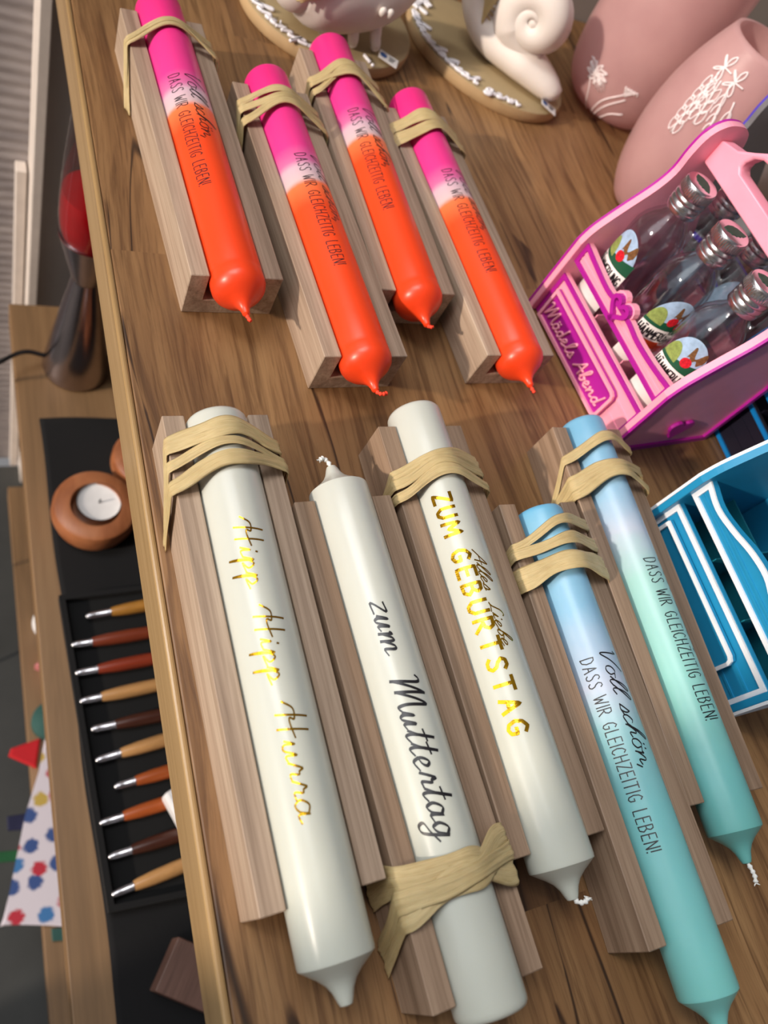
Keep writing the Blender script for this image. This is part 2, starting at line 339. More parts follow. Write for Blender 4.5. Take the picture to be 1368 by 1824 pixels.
def lathe(bm, prof, segs=48, axis='z', center=(0, 0, 0), close=False):
    """prof: list (r, h)"""
    cx, cy, cz = center; rings = []
    for r, h in prof:
        if r < 1e-6:
            p = (cx, cy, cz + h) if axis == 'z' else (cx, cy + h, cz)
            rings.append([bm.verts.new(p)])
        else:
            ring = []
            for i in range(segs):
                a = 2 * pi * i / segs
                ring.append(bm.verts.new((cx + r * cos(a), cy + r * sin(a), cz + h) if axis == 'z' else (cx + r * cos(a), cy + h, cz + r * sin(a))))
            rings.append(ring)
    for A, C in zip(rings, rings[1:]):
        if len(A) == 1 and len(C) == 1: continue
        for i in range(segs):
            j = (i + 1) % segs
            if len(A) == 1: bm.faces.new((A[0], C[i], C[j]))
            elif len(C) == 1: bm.faces.new((A[i], A[j], C[0]))
            else: bm.faces.new((A[i], A[j], C[j], C[i]))
    if close and len(rings[0]) > 1: bm.faces.new(list(reversed(rings[0])))
    if close and len(rings[-1]) > 1: bm.faces.new(rings[-1])
    bmesh.ops.recalc_face_normals(bm, faces=bm.faces[:])
    return bm
def catmull(pts, n=6):
    P = [Vector(p) for p in pts]
    if len(P) < 3: return P
    P = [P[0] * 2 - P[1]] + P + [P[-1] * 2 - P[-2]]; out = []
    for i in range(1, len(P) - 2):
        a, b, c, d = P[i - 1:i + 3]
        for k in range(n):
            t = k / n; out.append(0.5 * ((2 * b) + (c - a) * t + (2 * a - 5 * b + 4 * c - d) * t * t + (3 * b - a - 3 * c + d) * t ** 3))
    out.append(P[-2]); return out
def tube(bm, pts, rad, segs=10, flat=(1, 1), up=Vector((0, 0, 1)), caps=True):
    """rad: number or list; flat = (side scale, up scale)"""
    P = [Vector(p) for p in pts]; n = len(P); R = rad if isinstance(rad, (list, tuple)) else [rad] * n
    rings = []; prev = None
    for i, p in enumerate(P):
        t = (P[min(i + 1, n - 1)] - P[max(i - 1, 0)]).normalized()
        u = up if prev is None else prev
        s = t.cross(u)
        if s.length < 1e-4: s = t.cross(Vector((1, 0.1, 0)))
        s.normalize(); u = s.cross(t).normalized(); prev = u
        rings.append([bm.verts.new(p + s * (R[i] * flat[0] * cos(a)) + u * (R[i] * flat[1] * sin(a))) for a in [2 * pi * k / segs for k in range(segs)]])
    for A, C in zip(rings, rings[1:]):
        for i in range(segs):
            j = (i + 1) % segs; bm.faces.new((A[i], A[j], C[j], C[i]))
    if caps:
        bm.faces.new(list(reversed(rings[0]))); bm.faces.new(rings[-1])
    bmesh.ops.recalc_face_normals(bm, faces=bm.faces[:])
    return bm
def ellipsoid(bm, c, r, rot=None, u=24, v=14):
    res = bmesh.ops.create_uvsphere(bm, u_segments=u, v_segments=v, radius=1.0)
    R = rot if rot else Matrix.Identity(3)
    for vt in res['verts']: vt.co = R @ Vector((vt.co.x * r[0], vt.co.y * r[1], vt.co.z * r[2])) + Vector(c)
    return bm

# ------------------------------------------------------------------ stroke lettering
CAPS = {
 'D': (.42, [[(0, 0), (0, 1)], [(0, 1), (.2, .97), (.36, .75), (.38, .4), (.25, .08), (0, 0)]]),
 'A': (.42, [[(0, 0), (.2, 1), (.4, 0)], [(.08, .38), (.33, .38)]]),
 'S': (.38, [[(.36, .86), (.26, .99), (.1, .96), (.03, .76), (.13, .57), (.28, .42), (.35, .2), (.26, .02), (.1, .02), (0, .15)]]),
 'W': (.56, [[(0, 1), (.13, 0), (.27, .7), (.41, 0), (.55, 1)]]),
 'I': (.0, [[(0, 0), (0, 1)]]),
 'R': (.38, [[(0, 0), (0, 1)], [(0, 1), (.25, .97), (.33, .75), (.25, .52), (0, .45)], [(.12, .47), (.38, 0)]]),
 'G': (.4, [[(.36, .85), (.22, 1), (.06, .8), (0, .45), (.08, .1), (.22, 0), (.36, .12), (.38, .42), (.22, .42)]]),
 'L': (.3, [[(0, 1), (0, 0), (.3, 0)]]),
 'E': (.32, [[(.32, 1), (0, 1), (0, 0), (.32, 0)], [(0, .52), (.27, .52)]]),
 'C': (.36, [[(.36, .85), (.22, 1), (.06, .8), (0, .45), (.08, .1), (.22, 0), (.36, .15)]]),
 'H': (.36, [[(0, 0), (0, 1)], [(.36, 0), (.36, 1)], [(0, .5), (.36, .5)]]),
 'Z': (.36, [[(0, 1), (.36, 1), (0, 0), (.36, 0)]]),
 'T': (.42, [[(0, 1), (.42, 1)], [(.21, 1), (.21, 0)]]),
 'B': (.36, [[(0, 0), (0, 1), (.22, .97), (.3, .77), (.2, .55), (0, .52)], [(.2, .53), (.35, .3), (.25, .03), (0, 0)]]),
 'N': (.36, [[(0, 0), (0, 1), (.36, 0), (.36, 1)]]),
 'M': (.5, [[(0, 0), (.04, 1), (.25, .3), (.46, 1), (.5, 0)]]),
 'Ä': (.42, [[(0, 0), (.2, 1), (.4, 0)], [(.08, .38), (.33, .38)], [(.1, 1.15), (.1, 1.2)], [(.3, 1.15), (.3, 1.2)]]),
 'U': (.38, [[(0, 1), (0, .25), (.12, 0), (.26, 0), (.38, .25), (.38, 1)]]),
 '!': (.0, [[(0, 1), (0, .3)], [(0, .06), (0, 0)]]), ' ': (.22, []),
}
SCR = {
 'V': (.55, [[(-.05, .85), (.02, .95), (.12, .1), (.2, 0), (.35, .45), (.62, 1.05)]]),
 'o': (.38, [[(.28, .4), (.14, .47), (.02, .3), (.05, .06), (.2, 0), (.32, .16), (.26, .4), (.42, .36)]]),
 'ö': (.38, [[(.28, .4), (.14, .47), (.02, .3), (.05, .06), (.2, 0), (.32, .16), (.26, .4), (.42, .36)], [(.12, .62), (.13, .67)], [(.27, .62), (.28, .67)]]),
 'l': (.27, [[(0, .1), (.16, .4), (.36, .88), (.3, 1.0), (.17, .7), (.1, .2), (.16, 0), (.32, .1)]]),
 's': (.3, [[(0, .05), (.16, .38), (.2, .46), (.26, .25), (.2, .03), (.04, .04)], [(.2, .03), (.34, .1)]]),
 'c': (.3, [[(.28, .38), (.16, .45), (.03, .22), (.1, .01), (.34, .12)]]),
 'h': (.46, [[(0, .1), (.2, .5), (.38, .95), (.3, 1.0), (.14, .5), (.04, 0)], [(.07, .12), (.2, .38), (.3, .38), (.3, .08), (.46, .12)]]),
 'n': (.46, [[(0, .36), (.06, .4), (.04, 0)], [(.05, .1), (.2, .4), (.3, .36), (.3, .06), (.46, .12)]]),
 'm': (.66, [[(0, .36), (.06, .4), (.04, 0)], [(.05, .1), (.18, .4), (.26, .36), (.25, 0)], [(.26, .1), (.4, .4), (.49, .36), (.48, .06), (.66, .12)]]),
 ',': (.15, [[(.06, .05), (.0, -.16)]]), '.': (.1, [[(0, .03), (.01, 0)]]),
 'H': (.62, [[(.08, 0), (.22, 1.08)], [(.38, -.04), (.5, 1.02)], [(-.16, .3), (.02, .62), (.24, .6), (.2, .46), (.3, .42), (.62, .5)]]),
 'i': (.24, [[(0, .08), (.1, .42), (.08, .08), (.24, .1)], [(.16, .62), (.17, .66)]]),
 'p': (.4, [[(0, .1), (.12, .45), (.02, -.45), (.06, .1), (.2, .44), (.3, .22), (.14, .04), (.4, .12)]]),
 'u': (.42, [[(0, .1), (.1, .42), (.07, .08), (.18, .02), (.32, .42), (.3, .06), (.44, .1)]]),
 'r': (.34, [[(0, .08), (.12, .42), (.16, .5), (.2, .38), (.26, .34), (.22, .08), (.36, .08)]]),
 'a': (.42, [[(.3, .38), (.14, .45), (.02, .2), (.1, .0), (.24, .12), (.31, .42), (.29, .06), (.46, .1)]]),
 'e': (.34, [[(0, .14), (.18, .24), (.24, .38), (.13, .45), (.03, .22), (.12, .0), (.34, .12)]]),
 'd': (.42, [[(.28, .38), (.14, .43), (.02, .2), (.1, 0), (.24, .14), (.4, 1.0)], [(.38, .9), (.28, .1), (.44, .1)]]),
 'b': (.36, [[(0, .1), (.2, .55), (.32, .95), (.22, 1), (.1, .4), (.08, .05), (.2, 0), (.3, .2), (.2, .36), (.38, .3)]]),
 't': (.28, [[(0, .1), (.14, .42), (.22, .85)], [(.22, .85), (.1, .2), (.14, .0), (.3, .1)], [(0, .55), (.3, .6)]]),
 'z': (.36, [[(.02, .42), (.3, .44), (.02, .02), (.34, .03)]]),
 'g': (.42, [[(.3, .38), (.14, .45), (.02, .22), (.1, .02), (.24, .14), (.32, .42), (.22, -.3), (.05, -.42), (-.02, -.25), (.2, -.1), (.44, .1)]]),
 'M': (.8, [[(-.1, .85), (.0, .95), (.08, .8), (.02, 0)], [(.04, .1), (.34, .98), (.36, .9), (.32, .05)], [(.34, .12), (.66, .98), (.66, .3), (.72, .02), (.84, .1)]]),
 'A': (.55, [[(-.05, .05), (.2, .5), (.42, 1), (.44, .5), (.46, 0)], [(.12, .4), (.6, .46)]]),
 'L': (.42, [[(.4, .9), (.3, 1), (.18, .8), (.14, .2), (.02, .02), (.16, .08), (.42, .02)]]),
 'I': (.3, [[(.1, .95), (.3, 1)], [(.2, 1), (.1, 0)], [(0, 0), (.24, .02)]]),
 'k': (.38, [[(0, .1), (.2, .6), (.3, 1), (.2, .9), (.05, 0)], [(.08, .2), (.28, .42), (.3, .3), (.1, .2), (.26, 0), (.38, .1)]]),
 'ä': (.42, [[(.3, .38), (.14, .45), (.02, .2), (.1, .0), (.24, .12), (.31, .42), (.29, .06), (.46, .1)], [(.12, .62), (.13, .67)], [(.27, .62), (.28, .67)]]),
 '!': (.16, [[(.06, 1), (.03, .3)], [(.0, .06), (0, 0)]]), '-': (.3, [[(0, .3), (.25, .3)]]), ' ': (.34, []),
}
def layout(text, font, gap):
    x = 0; out = []
    for ch in text:
        w, st = font[ch]
        for s in st: out.append([(x + a, b) for a, b in s])
        x += w + gap
    return out, x - gap
def ribbon(bm, pts, wf, mapf, lift=0.0):
    """flat ribbon along 2D pts, width function of direction, mapf(a,b)->3D"""
    P = [Vector(p) for p in pts]; n = len(P); L = []; Rr = []
    for i, p in enumerate(P):
        t = P[min(i + 1, n - 1)] - P[max(i - 1, 0)]
        if t.length < 1e-9: t = Vector((1, 0))
        t.normalize(); w = wf(t) if callable(wf) else wf; nn = Vector((-t.y, t.x)) * w / 2
        pp = p - t * (w * .35) if i == 0 else (p + t * (w * .35) if i == n - 1 else p)
        L.append(bm.verts.new(mapf(pp + nn))); Rr.append(bm.verts.new(mapf(pp - nn)))
    for i in range(n - 1): bm.faces.new((L[i], Rr[i], Rr[i + 1], L[i + 1]))
UNIT = [.0006]
def resample(pts, n):
    out = []
    for a, b in zip(pts, pts[1:]):
        n = max(1, int(math.ceil((Vector(a) - Vector(b)).length / UNIT[0])))
        for k in range(n): out.append(tuple(Vector(a).lerp(Vector(b), k / n)))
    out.append(tuple(pts[-1])); return out
def lettering(text, font, s0, s1, base, height, mapf, width, mat, parent, gap=.2, smooth=False, tubes=None, slant=0.0, name='lettering'):
    st, tot = layout(text, font, gap); k = (s1 - s0) / tot; bm = B()
    for s in st:
        q = [(s0 + (x + y * slant) * k, base + y * height) for x, y in s]
        q = resample([tuple(v) for v in catmull(q, 6)], 1) if (smooth and len(q) > 2) else resample(q, 3)
        if tubes: tube(bm, [mapf(Vector(p)) for p in q], tubes, 6)
        else: ribbon(bm, q, width, mapf)
    if not tubes:
        for f_ in bm.faces: f_.normal_update()
    return mesh_obj(name, bm, mat, parent, smooth=bool(tubes))

# ------------------------------------------------------------------ the room
bm = box(B(), -2.5, 2.5, -1.5, 0.72, -0.87, -0.85); struct(mesh_obj('floor', bm, 'floor'))
bm = box(B(), 0.0155, 2.5, 0.70, 0.74, -0.85, 1.9); struct(mesh_obj('wall_back', bm, 'wall'))
bm = box(B(), -2.5, 0.0155, 0.735, 0.775, -0.85, 1.0); struct(mesh_obj('wall_left', bm, 'blind'))
bm = box(B(), 0.006, 0.0155, 0.69, 0.735, -0.85, 1.0, 0.001); struct(mesh_obj('trim_1', bm, 'trim'))
bm = box(B(), -.006, .004, .72, .735, -.85, -.285, 0.001); struct(mesh_obj('trim_2', bm, 'trim'))

bm = box(B(), -.62, -.5, -1.2, -.112, -.85, .75); struct(mesh_obj('shade_blocker', bm, 'wall'))  # unseen blocker added to shade the near ends of blocks and candles

# ------------------------------------------------------------------ display table with shelves
T = thing('display_table', 'large oak laminate display table with open shelves below, carrying all the candles', 'table', (0, 0, -0.85))
bm = box(B(), 0.009, 0.95, -0.45, 0.698, 0.85 - 0.031, 0.85, 0.0008); mesh_obj('tabletop', bm, 'table', T)
bm = box(B(), 0.0058, 0.0089, -0.45, 0.698, 0.85 - 0.0315, 0.85, 0.0011); o = mesh_obj('edge_band', bm, 'edge', T); o['label'] = 'glossy light wood edge band'
bm = box(B(), -0.0175, 0.60, -0.45, 0.627, 0.85 - 0.40, 0.85 - 0.37, 0.001); mesh_obj('shelf', bm, 'shelf', T)
bm = box(B(), -0.018, 0.60, -0.45, 0.60, 0.85 - 0.73, 0.85 - 0.70, 0.001); mesh_obj('shelf', bm, 'shelf', T)
bm = box(B(), 0.60, 0.63, -0.45, 0.69, 0.0, 0.818); mesh_obj('back_panel', bm, 'shelf', T)
bm = box(B(), 0.06, 0.60, 0.6275, 0.66, 0.0, 0.818); mesh_obj('side_panel', bm, 'wall', T)
bm = box(B(), 0.03, 0.599, -0.449, -0.42, 0.0, 0.449); mesh_obj('support', bm, 'shelf', T)

# ------------------------------------------------------------------ blocks, candles, raffia
POSE = {'P1': (.0584, .4090, .0455), 'P2': (.1168, .3629, .0509), 'P3': (.1657, .4097, .0129), 'P4': (.2174, .3684, .0418),
        'C1': (.0392, .1271, .0181), 'C2': (.0908, .0826, .0287), 'C3': (.1409, .1211, .0089), 'B1': (.1924, .0745, -.0177), 'B2': (.2428, .1194, -.0400)}
LEN, WID, TH, HT = .2, .048, .0096, .027

def block(key, label, mat='block'):
    x, y, a = POSE[key]; bm = B()
    prof = [(-.024, 0), (.024, 0), (.024, HT), (.024 - TH, HT), (.024 - TH, TH), (-.024 + TH, TH), (-.024 + TH, HT), (-.024, HT)]
    prism(bm, prof, -.1, .1, lambda u, z, v: (u, v, z))
    bmesh.ops.bevel(bm, geom=[e for e in bm.edges], offset=.0004, segments=1, affect='EDGES')
    o = mesh_obj('wooden_block', bm, mat, loc=(x, y, 0.0), rot=(0, 0, a)); tag(o, label, 'block', 'grooved oak blocks cradling the candles')
    return o

def candle(key, label, wax_m, t0, t1, tip, R=.0138, flip=False, bulge=False, wick=None, wickmat='wick', dx=0.0, seg=64):
    """t0 flat end, t1 shoulder, tip end (all distances from the block's far end)"""
    x, y, a = POSE[key]
    root = thing('stick_candle', label, 'candle', (x, y, TH + .0001), a, 'printed stick candles lying in wooden blocks')
    root.location = (x + dx * cos(a), y + dx * sin(a), TH + .0001)
    S = 1 if t1 > t0 else -1
    L = abs(t1 - t0); N = abs(tip - t1)
    prof = [(0, 0), (R * .55, 0), (R * .84, .0001), (R * .93, .0006), (R * .985, .0018), (R, .0032)]
    for k in range(1, 12): prof.append((R, .0032 + (L - .006) * k / 12))
    if bulge:
        prof += [(R, L - .003), (R * .985, L - .0015), (R * .995, L - .0006), (R * 1.0, L + .002), (R * 1.0, L + .0036), (R * .995, L + .0052), (R * .93, L + .0078), (R * .78, L + .0103), (R * .57, L + .0126), (R * .36, L + .0148), (R * .22, L + .0172), (R * .155, L + .0195), (R * .14, L + N - .001), (R * .07, L + N), (0, L + N)]
    else:
        prof += [(R, L - .0012), (R * .985, L), (R * .80, L + N * .14), (R * .58, L + N * .30), (R * .40, L + N * .47), (R * .28, L + N * .66), (R * .21, L + N * .86), (R * .16, L + N * .97), (R * .08, L + N), (0, L + N)]
    bm = B(); lathe(bm, [(r, -S * (h + S * t0)) if S == 1 else (r, h - t0) for r, h in prof], seg, 'y', (0, .1, R))
    mesh_obj('wax_body', bm, wax_m, root, smooth=True, auto=38)
    if wick:
        bm = B(); pts = catmull([(p[0], .1 - p[1], R + p[2]) for p in wick], 5)
        n = len(pts); tube(bm, pts, [.00095 * (1 + .35 * sin(i * 1.9)) for i in range(n)], 8)
        if wickmat == 'wick':
            for k in range(5):
                e = pts[-1]; d = Vector((random.uniform(-1, 1), random.uniform(-1, 1), random.uniform(-1, 1))).normalized() * .0018
                tube(bm, [e, e + d * .6, e + d + Vector((0, 0, .0003))], [.0004, .0003, .0001], 5)
        mesh_obj('wick', bm, wickmat, root, smooth=True)
    return root, R

def cyl_map(R, off=.00008):
    def f(p):   # p = (t, arc)
        th = p[1] / R; r = R + off
        return Vector((r * sin(th), .1 - p[0], R + r * cos(th)))
    return f

def neon_text(root, R, base, mat='ink_soft', t=(.0638, .1462)):
    mf = cyl_map(R)
    lettering('DASS WIR GLEICHZEITIG LEBEN!', CAPS, t[0], t[1], base, .0066, mf, .00050, mat, root, gap=.2)
    lettering('Voll schön,', SCR, t[0] - .001, t[0] + .051, base + .0098, .0095, mf, lambda d: .00036 + .0003 * abs(d.x * .5 + d.y * .8), 'ink', root, gap=.03, smooth=True, slant=.25)

def hull_path():
    c = (0.0, .0235); r = .0143; pts = [(-.0244, .0272), (.0244, .0272)] + [(c[0] + r * cos(a), c[1] + r * sin(a)) for a in [pi * k / 40 for k in range(41)]]
    pts = sorted(set(pts)); up = []
    for p in reversed(pts):
        while len(up) >= 2 and (up[-1][0] - up[-2][0]) * (p[1] - up[-2][1]) - (up[-1][1] - up[-2][1]) * (p[0] - up[-2][0]) <= 0: up.pop()
        up.append(p)
    up.reverse()
    return [(-.0246, .0006)] + [(-.0246, .0262)] + up + [(.0246, .0262)] + [(.0246, .0006)]
HULL = hull_path()
def hull_at(s):
    d = 0
    for a, b in zip(HULL, HULL[1:]):
        L = sqrt((a[0] - b[0]) ** 2 + (a[1] - b[1]) ** 2)
        if d + L >= s or b is HULL[-1]:
            k = min(1, max(0, (s - d) / L)); tx = (b[0] - a[0]) / L; tz = (b[1] - a[1]) / L
            return a[0] + (b[0] - a[0]) * k, a[1] + (b[1] - a[1]) * k, -tz, tx
        d += L
HL = sum(sqrt((a[0] - b[0]) ** 2 + (a[1] - b[1]) ** 2) for a, b in zip(HULL, HULL[1:]))
def raffia(key, label, strands):
    x, y, a = POSE[key]
    root = thing('raffia_tie', label, 'ribbon', (x, y, 0.0005), a, 'raffia ties holding candles in their blocks')
    kp = [0, .0256, HL / 2, HL - .0256, HL]
    for si, st in enumerate(strands):
        ts = st[:5]; w = st[5]; rnd = random.Random(hash(key) % 97 + si * 13 if False else sum(map(ord, key)) + si * 13)
        N = 90; K = 13; bm = B(); uvl = bm.loops.layers.uv.new('UVMap'); rows = []
        ph = [rnd.uniform(0, 6.28) for _ in range(6)]
        for i in range(N + 1):
            s = HL * i / N
            for q in range(4):
                if s <= kp[q + 1] + 1e-9: break
            f = (s - kp[q]) / (kp[q + 1] - kp[q]); f = f * f * (3 - 2 * f) if 0 < q < 3 else f
            t = ts[q] + (ts[q + 1] - ts[q]) * f + .0006 * sin(s * 190 + ph[0])
            px, pz, nx, nz = hull_at(s)
            ww = w * (1 + .16 * sin(s * 90 + ph[1]) + .05 * sin(s * 310 + ph[2]))
            row = []
            for k in range(K):
                v = k / (K - 1) - .5
                fold = .00022 * sin(v * 9 + ph[3] + s * 60) + .0002 * sin(v * 21 + ph[4] - s * 45) + .00016 * sin(v * 41 + s * 30)
                lift = .0004 + si * .0006 + max(-.0004, fold) + .0005 * (1 - 4 * v * v)
                row.append(bm.verts.new((px + nx * lift, .1 - (t + v * ww), pz + nz * lift)))
            rows.append(row)
        for i in range(N):
            for k in range(K - 1):
                fc = bm.faces.new((rows[i][k], rows[i][k + 1], rows[i + 1][k + 1], rows[i + 1][k])); fc.smooth = True
                for lp, (ii, kk) in zip(fc.loops, ((i, k), (i, k + 1), (i + 1, k + 1), (i + 1, k))): lp[uvl].uv = (kk / (K - 1) + si * 1.7, ii / N * 8 + si)
        o = mesh_obj('strand', bm, 'raffia', root, smooth=True)
        m_ = o.modifiers.new('s', 'SOLIDIFY'); m_.thickness = .00025; m_.offset = 1
    return root

block('P1', 'light oak block under the pink and orange candle nearest the table edge')
block('P2', 'light oak block second from the table edge, under the candle with the bent orange wick')
block('P3', 'light oak block third from the table edge, its far end touching the shrimp figure plate')
block('P4', 'light oak block under the pink and orange candle beside the pink bottle carrier')
block('C1', 'oak block cradling the white candle with gold Hipp Hipp Hurra script, along the table edge', 'block')
block('C2', 'oak block under the white candle printed zum Muttertag', 'block_b')
block('C3', 'oak block under the white candle with gold ZUM GEBURTSTAG', 'block_b')
block('B1', 'oak block under the nearer and lower blue candle', 'block_b')
block('B2', 'oak block under the pale blue and mint candle next to the blue bottle carrier', 'block_b')

cP1, R = candle('P1', 'neon pink and orange candle nearest the table edge, black lettering fully readable', 'wax_neon', -.010, .199, .2215, bulge=True, wick=[(0, .219, 0), (.0004, .2225, 0), (.001, .225, .0004)], wickmat='wick_red')
neon_text(cP1, R, -.0110)
cP2, R = candle('P2', 'neon pink and orange candle with its orange wick bent sideways, second from the table edge', 'wax_neon', -.009, .197, .2195, bulge=True, wick=[(0, .217, 0), (.0006, .2205, .0006), (.0028, .2215, .001), (.0052, .221, .001)], wickmat='wick_red')
neon_text(cP2, R, -.0064, t=(.067, .148))
cP3, R = candle('P3', 'neon pink and orange candle in front of the shrimp figure plate', 'wax_neon', -.009, .199, .2215, bulge=True, wick=[(0, .219, 0), (.0006, .2222, .0006), (.0026, .2225, .0012)], wickmat='wick_red')
neon_text(cP3, R, -.0104)
cP4, R = candle('P4', 'neon pink and orange candle farthest right, next to the pink carrier', 'wax_neon', -.012, .197, .2195, bulge=True, wick=[(0, .217, 0), (.0003, .2215, 0), (.0005, .2235, .0003)], wickmat='wick_red')
neon_text(cP4, R, -.0080, t=(.0644, .1465))

cC1, R = candle('C1', 'thick white candle with thin gold Hipp Hipp Hurra script, no wick showing', 'wax_cream', .001, .2195, .2335)
mf = cyl_map(R); gw = lambda d: .00055 + .00025 * abs(d.y)
lettering('Hipp', SCR, .0585, .0868, -.0068, .0108, mf, gw, 'gold', cC1, gap=.0, smooth=True)
lettering('Hipp', SCR, .0968, .1255, -.0068, .0108, mf, gw, 'gold', cC1, gap=.0, smooth=True)
lettering('Hurra', SCR, .1352, .1745, -.0068, .0108, mf, gw, 'gold', cC1, gap=.02, smooth=True)
cC2, R = candle('C2', 'white candle printed zum Muttertag in black, lying with its wick end away from the viewer', 'wax_cream', .2075, -.0055, -.0185, wick=[(0, -.0165, 0), (-.001, -.0205, .0006), (-.0036, -.0222, .0016), (-.0052, -.0215, .0018)])
pen = lambda d: .00055 + .00085 * abs(d.x * .35 - d.y * .94) ** 1.2
mf = cyl_map(R)
lettering('zum', SCR, .0533, .0765, -.0072, .0125, mf, pen, 'ink', cC2, gap=.05, smooth=True, slant=.12)
lettering('Muttertag', SCR, .0865, .1475, -.0082, .0125, mf, pen, 'ink', cC2, gap=.05, smooth=True, slant=.12)
cC3, R = candle('C3', 'white candle with bold gold ZUM GEBURTSTAG capitals and a white wick', 'wax_cream', -.0095, .2075, .2205, wick=[(0, .2185, 0), (.0012, .2215, .001), (.0036, .2222, .0022), (.0056, .2212, .0022)])
mf = cyl_map(R)
lettering('ZUM', CAPS, .0432, .0640, -.0119, .0084, mf, .0016, 'gold', cC3, gap=.26)
lettering('GEBURTSTAG', CAPS, .0720, .1555, -.0118, .0084, mf, .0016, 'gold', cC3, gap=.26)
lettering('Alles', SCR, .0735, .0925, -.0022, .0058, mf, lambda d: .0004 + .0003 * abs(d.y), 'gold', cC3, gap=.04, smooth=True, slant=.3)
lettering('Liebe', SCR, .0985, .1185, -.0026, .0058, mf, lambda d: .0004 + .0003 * abs(d.y), 'gold', cC3, gap=.04, smooth=True, slant=.3)
cB1, R = candle('B1', 'long blue candle fading to turquoise, its Voll schön script fully readable', 'wax_blue', .0035, .2215, .237, R=.0126, dx=.0012)
mf = cyl_map(R)
lettering('DASS WIR GLEICHZEITIG LEBEN!', CAPS, .0831, .1662, -.0134, .0062, mf, .00050, 'ink', cB1, gap=.2)
lettering('Voll schön,', SCR, .080, .1345, -.0032, .0088, mf, lambda d: .0003 + .0004 * abs(d.x * .5 + d.y * .8), 'ink', cB1, gap=.03, smooth=True, slant=.25)
cB2, R = candle('B2', 'pale blue candle fading to mint beside the blue carrier, wick tip dipped turquoise', 'wax_mint', -.005, .2145, .2285, R=.0126, dx=.0012, wick=[(0, .2265, 0), (.0004, .2305, .0006), (.0008, .2335, .0008), (.0002, .2365, .0006)])
mf = cyl_map(R)
lettering('DASS WIR GLEICHZEITIG LEBEN!', CAPS, .0836, .1662, -.0044, .0078, mf, .00050, 'ink', cB2, gap=.2)
lettering('Voll schön,', SCR, .0815, .1345, .0075, .0088, mf, lambda d: .0003 + .0004 * abs(d.x * .5 + d.y * .8), 'ink', cB2, gap=.03, smooth=True, slant=.25)

raffia('P1', 'thin raffia tie on the block nearest the table edge, top row', [(.056, .029, .020, .022, .032, .0055), (.054, .032, .0235, .030, .042, .0035), (.052, .030, .0215, .034, .044, .003)])
raffia('P2', 'triple raffia tie on the second block of the top row', [(.052, .019, .015, .020, .034, .0055), (.054, .026, .022, .028, .040, .005), (.054, .035, .027, .036, .046, .0055)])
raffia('P3', 'twisted raffia tie on the block touching the shrimp plate', [(.05, .033, .024, .027, .04, .0065), (.052, .044, .030, .040, .052, .0055), (.05, .038, .034, .046, .054, .004)])
raffia('P4', 'broad flat raffia tie on the block beside the pink carrier', [(.034, .021, .017, .022, .034, .0095), (.044, .033, .027, .033, .044, .0085)])
raffia('C1', 'wide raffia tie with loose strands on the block along the table edge, lower row', [(.046, .0165, .0125, .018, .026, .0085), (.048, .026, .020, .027, .034, .0045), (.05, .036, .0285, .029, .036, .0065)])
raffia('C2', 'crossed raffia tie at the near end of the zum Muttertag candle', [(.158, .156, .158, .165, .170, .011), (.182, .168, .161, .154, .152, .011), (.178, .164, .162, .158, .158, .007)])
raffia('C3', 'raffia tie on the block of the gold ZUM GEBURTSTAG candle', [(.04, .029, .0225, .023, .034, .006), (.038, .033, .0265, .030, .040, .005), (.04, .040, .0315, .038, .046, .0055)])
raffia('B1', 'three-banded raffia tie on the nearer blue candle', [(.030, .0255, .015, .014, .02, .0055), (.031, .029, .0255, .026, .03, .0062), (.038, .0405, .0365, .040, .046, .0110)])
raffia('B2', 'two-banded raffia tie on the pale blue and mint candle', [(.045, .0225, .012, .0145, .02, .0055), (.046, .036, .030, .030, .036, .0075), (.048, .043, .034, .040, .046, .005)])

# ------------------------------------------------------------------ bottle carriers
CPROF = [(0, 0), (0, .058), (.004, .070), (.0149, .087), (.0245, .101), (.029, .113), (.0285, .126), (.0305, .138), (.0375, .1445)]
def panel_poly():
    left = [(p[0], p[1]) for p in CPROF]; full = left + [(.046, .146)] + [(.092 - p[0], p[1]) for p in reversed(left)]
    sm = []
    pts = full[1:-1]; c = catmull(pts, 4)
    return [full[0]] + [tuple(v) for v in c] + [full[-1]]
def heart(cx, cz, s, n=28, flip=False):
    out = []
    for i in range(n):
        t = 2 * pi * i / n; x = 16 * sin(t) ** 3; y = 13 * cos(t) - 5 * cos(2 * t) - 2 * cos(3 * t) - cos(4 * t)
        out.append((cx + x * s / 34, cz + y * s / 34))
    return out
def slat_poly(z0, prof):
    return [(.004, z0), (.110, z0)] + [(s, z) for s, z in reversed([tuple(v) for v in catmull(prof, 4)])]
UP_PINK = [(.004, .0592), (.020, .0572), (.036, .0560), (.046, .0575), (.062, .0575), (.074, .0562), (.090, .0568), (.110, .0592)]
UP_TEAL = [(.004, .0590), (.018, .0566), (.032, .0590), (.046, .0630), (.060, .0645), (.072, .0615), (.084, .0572), (.096, .0568), (.110, .0590)]
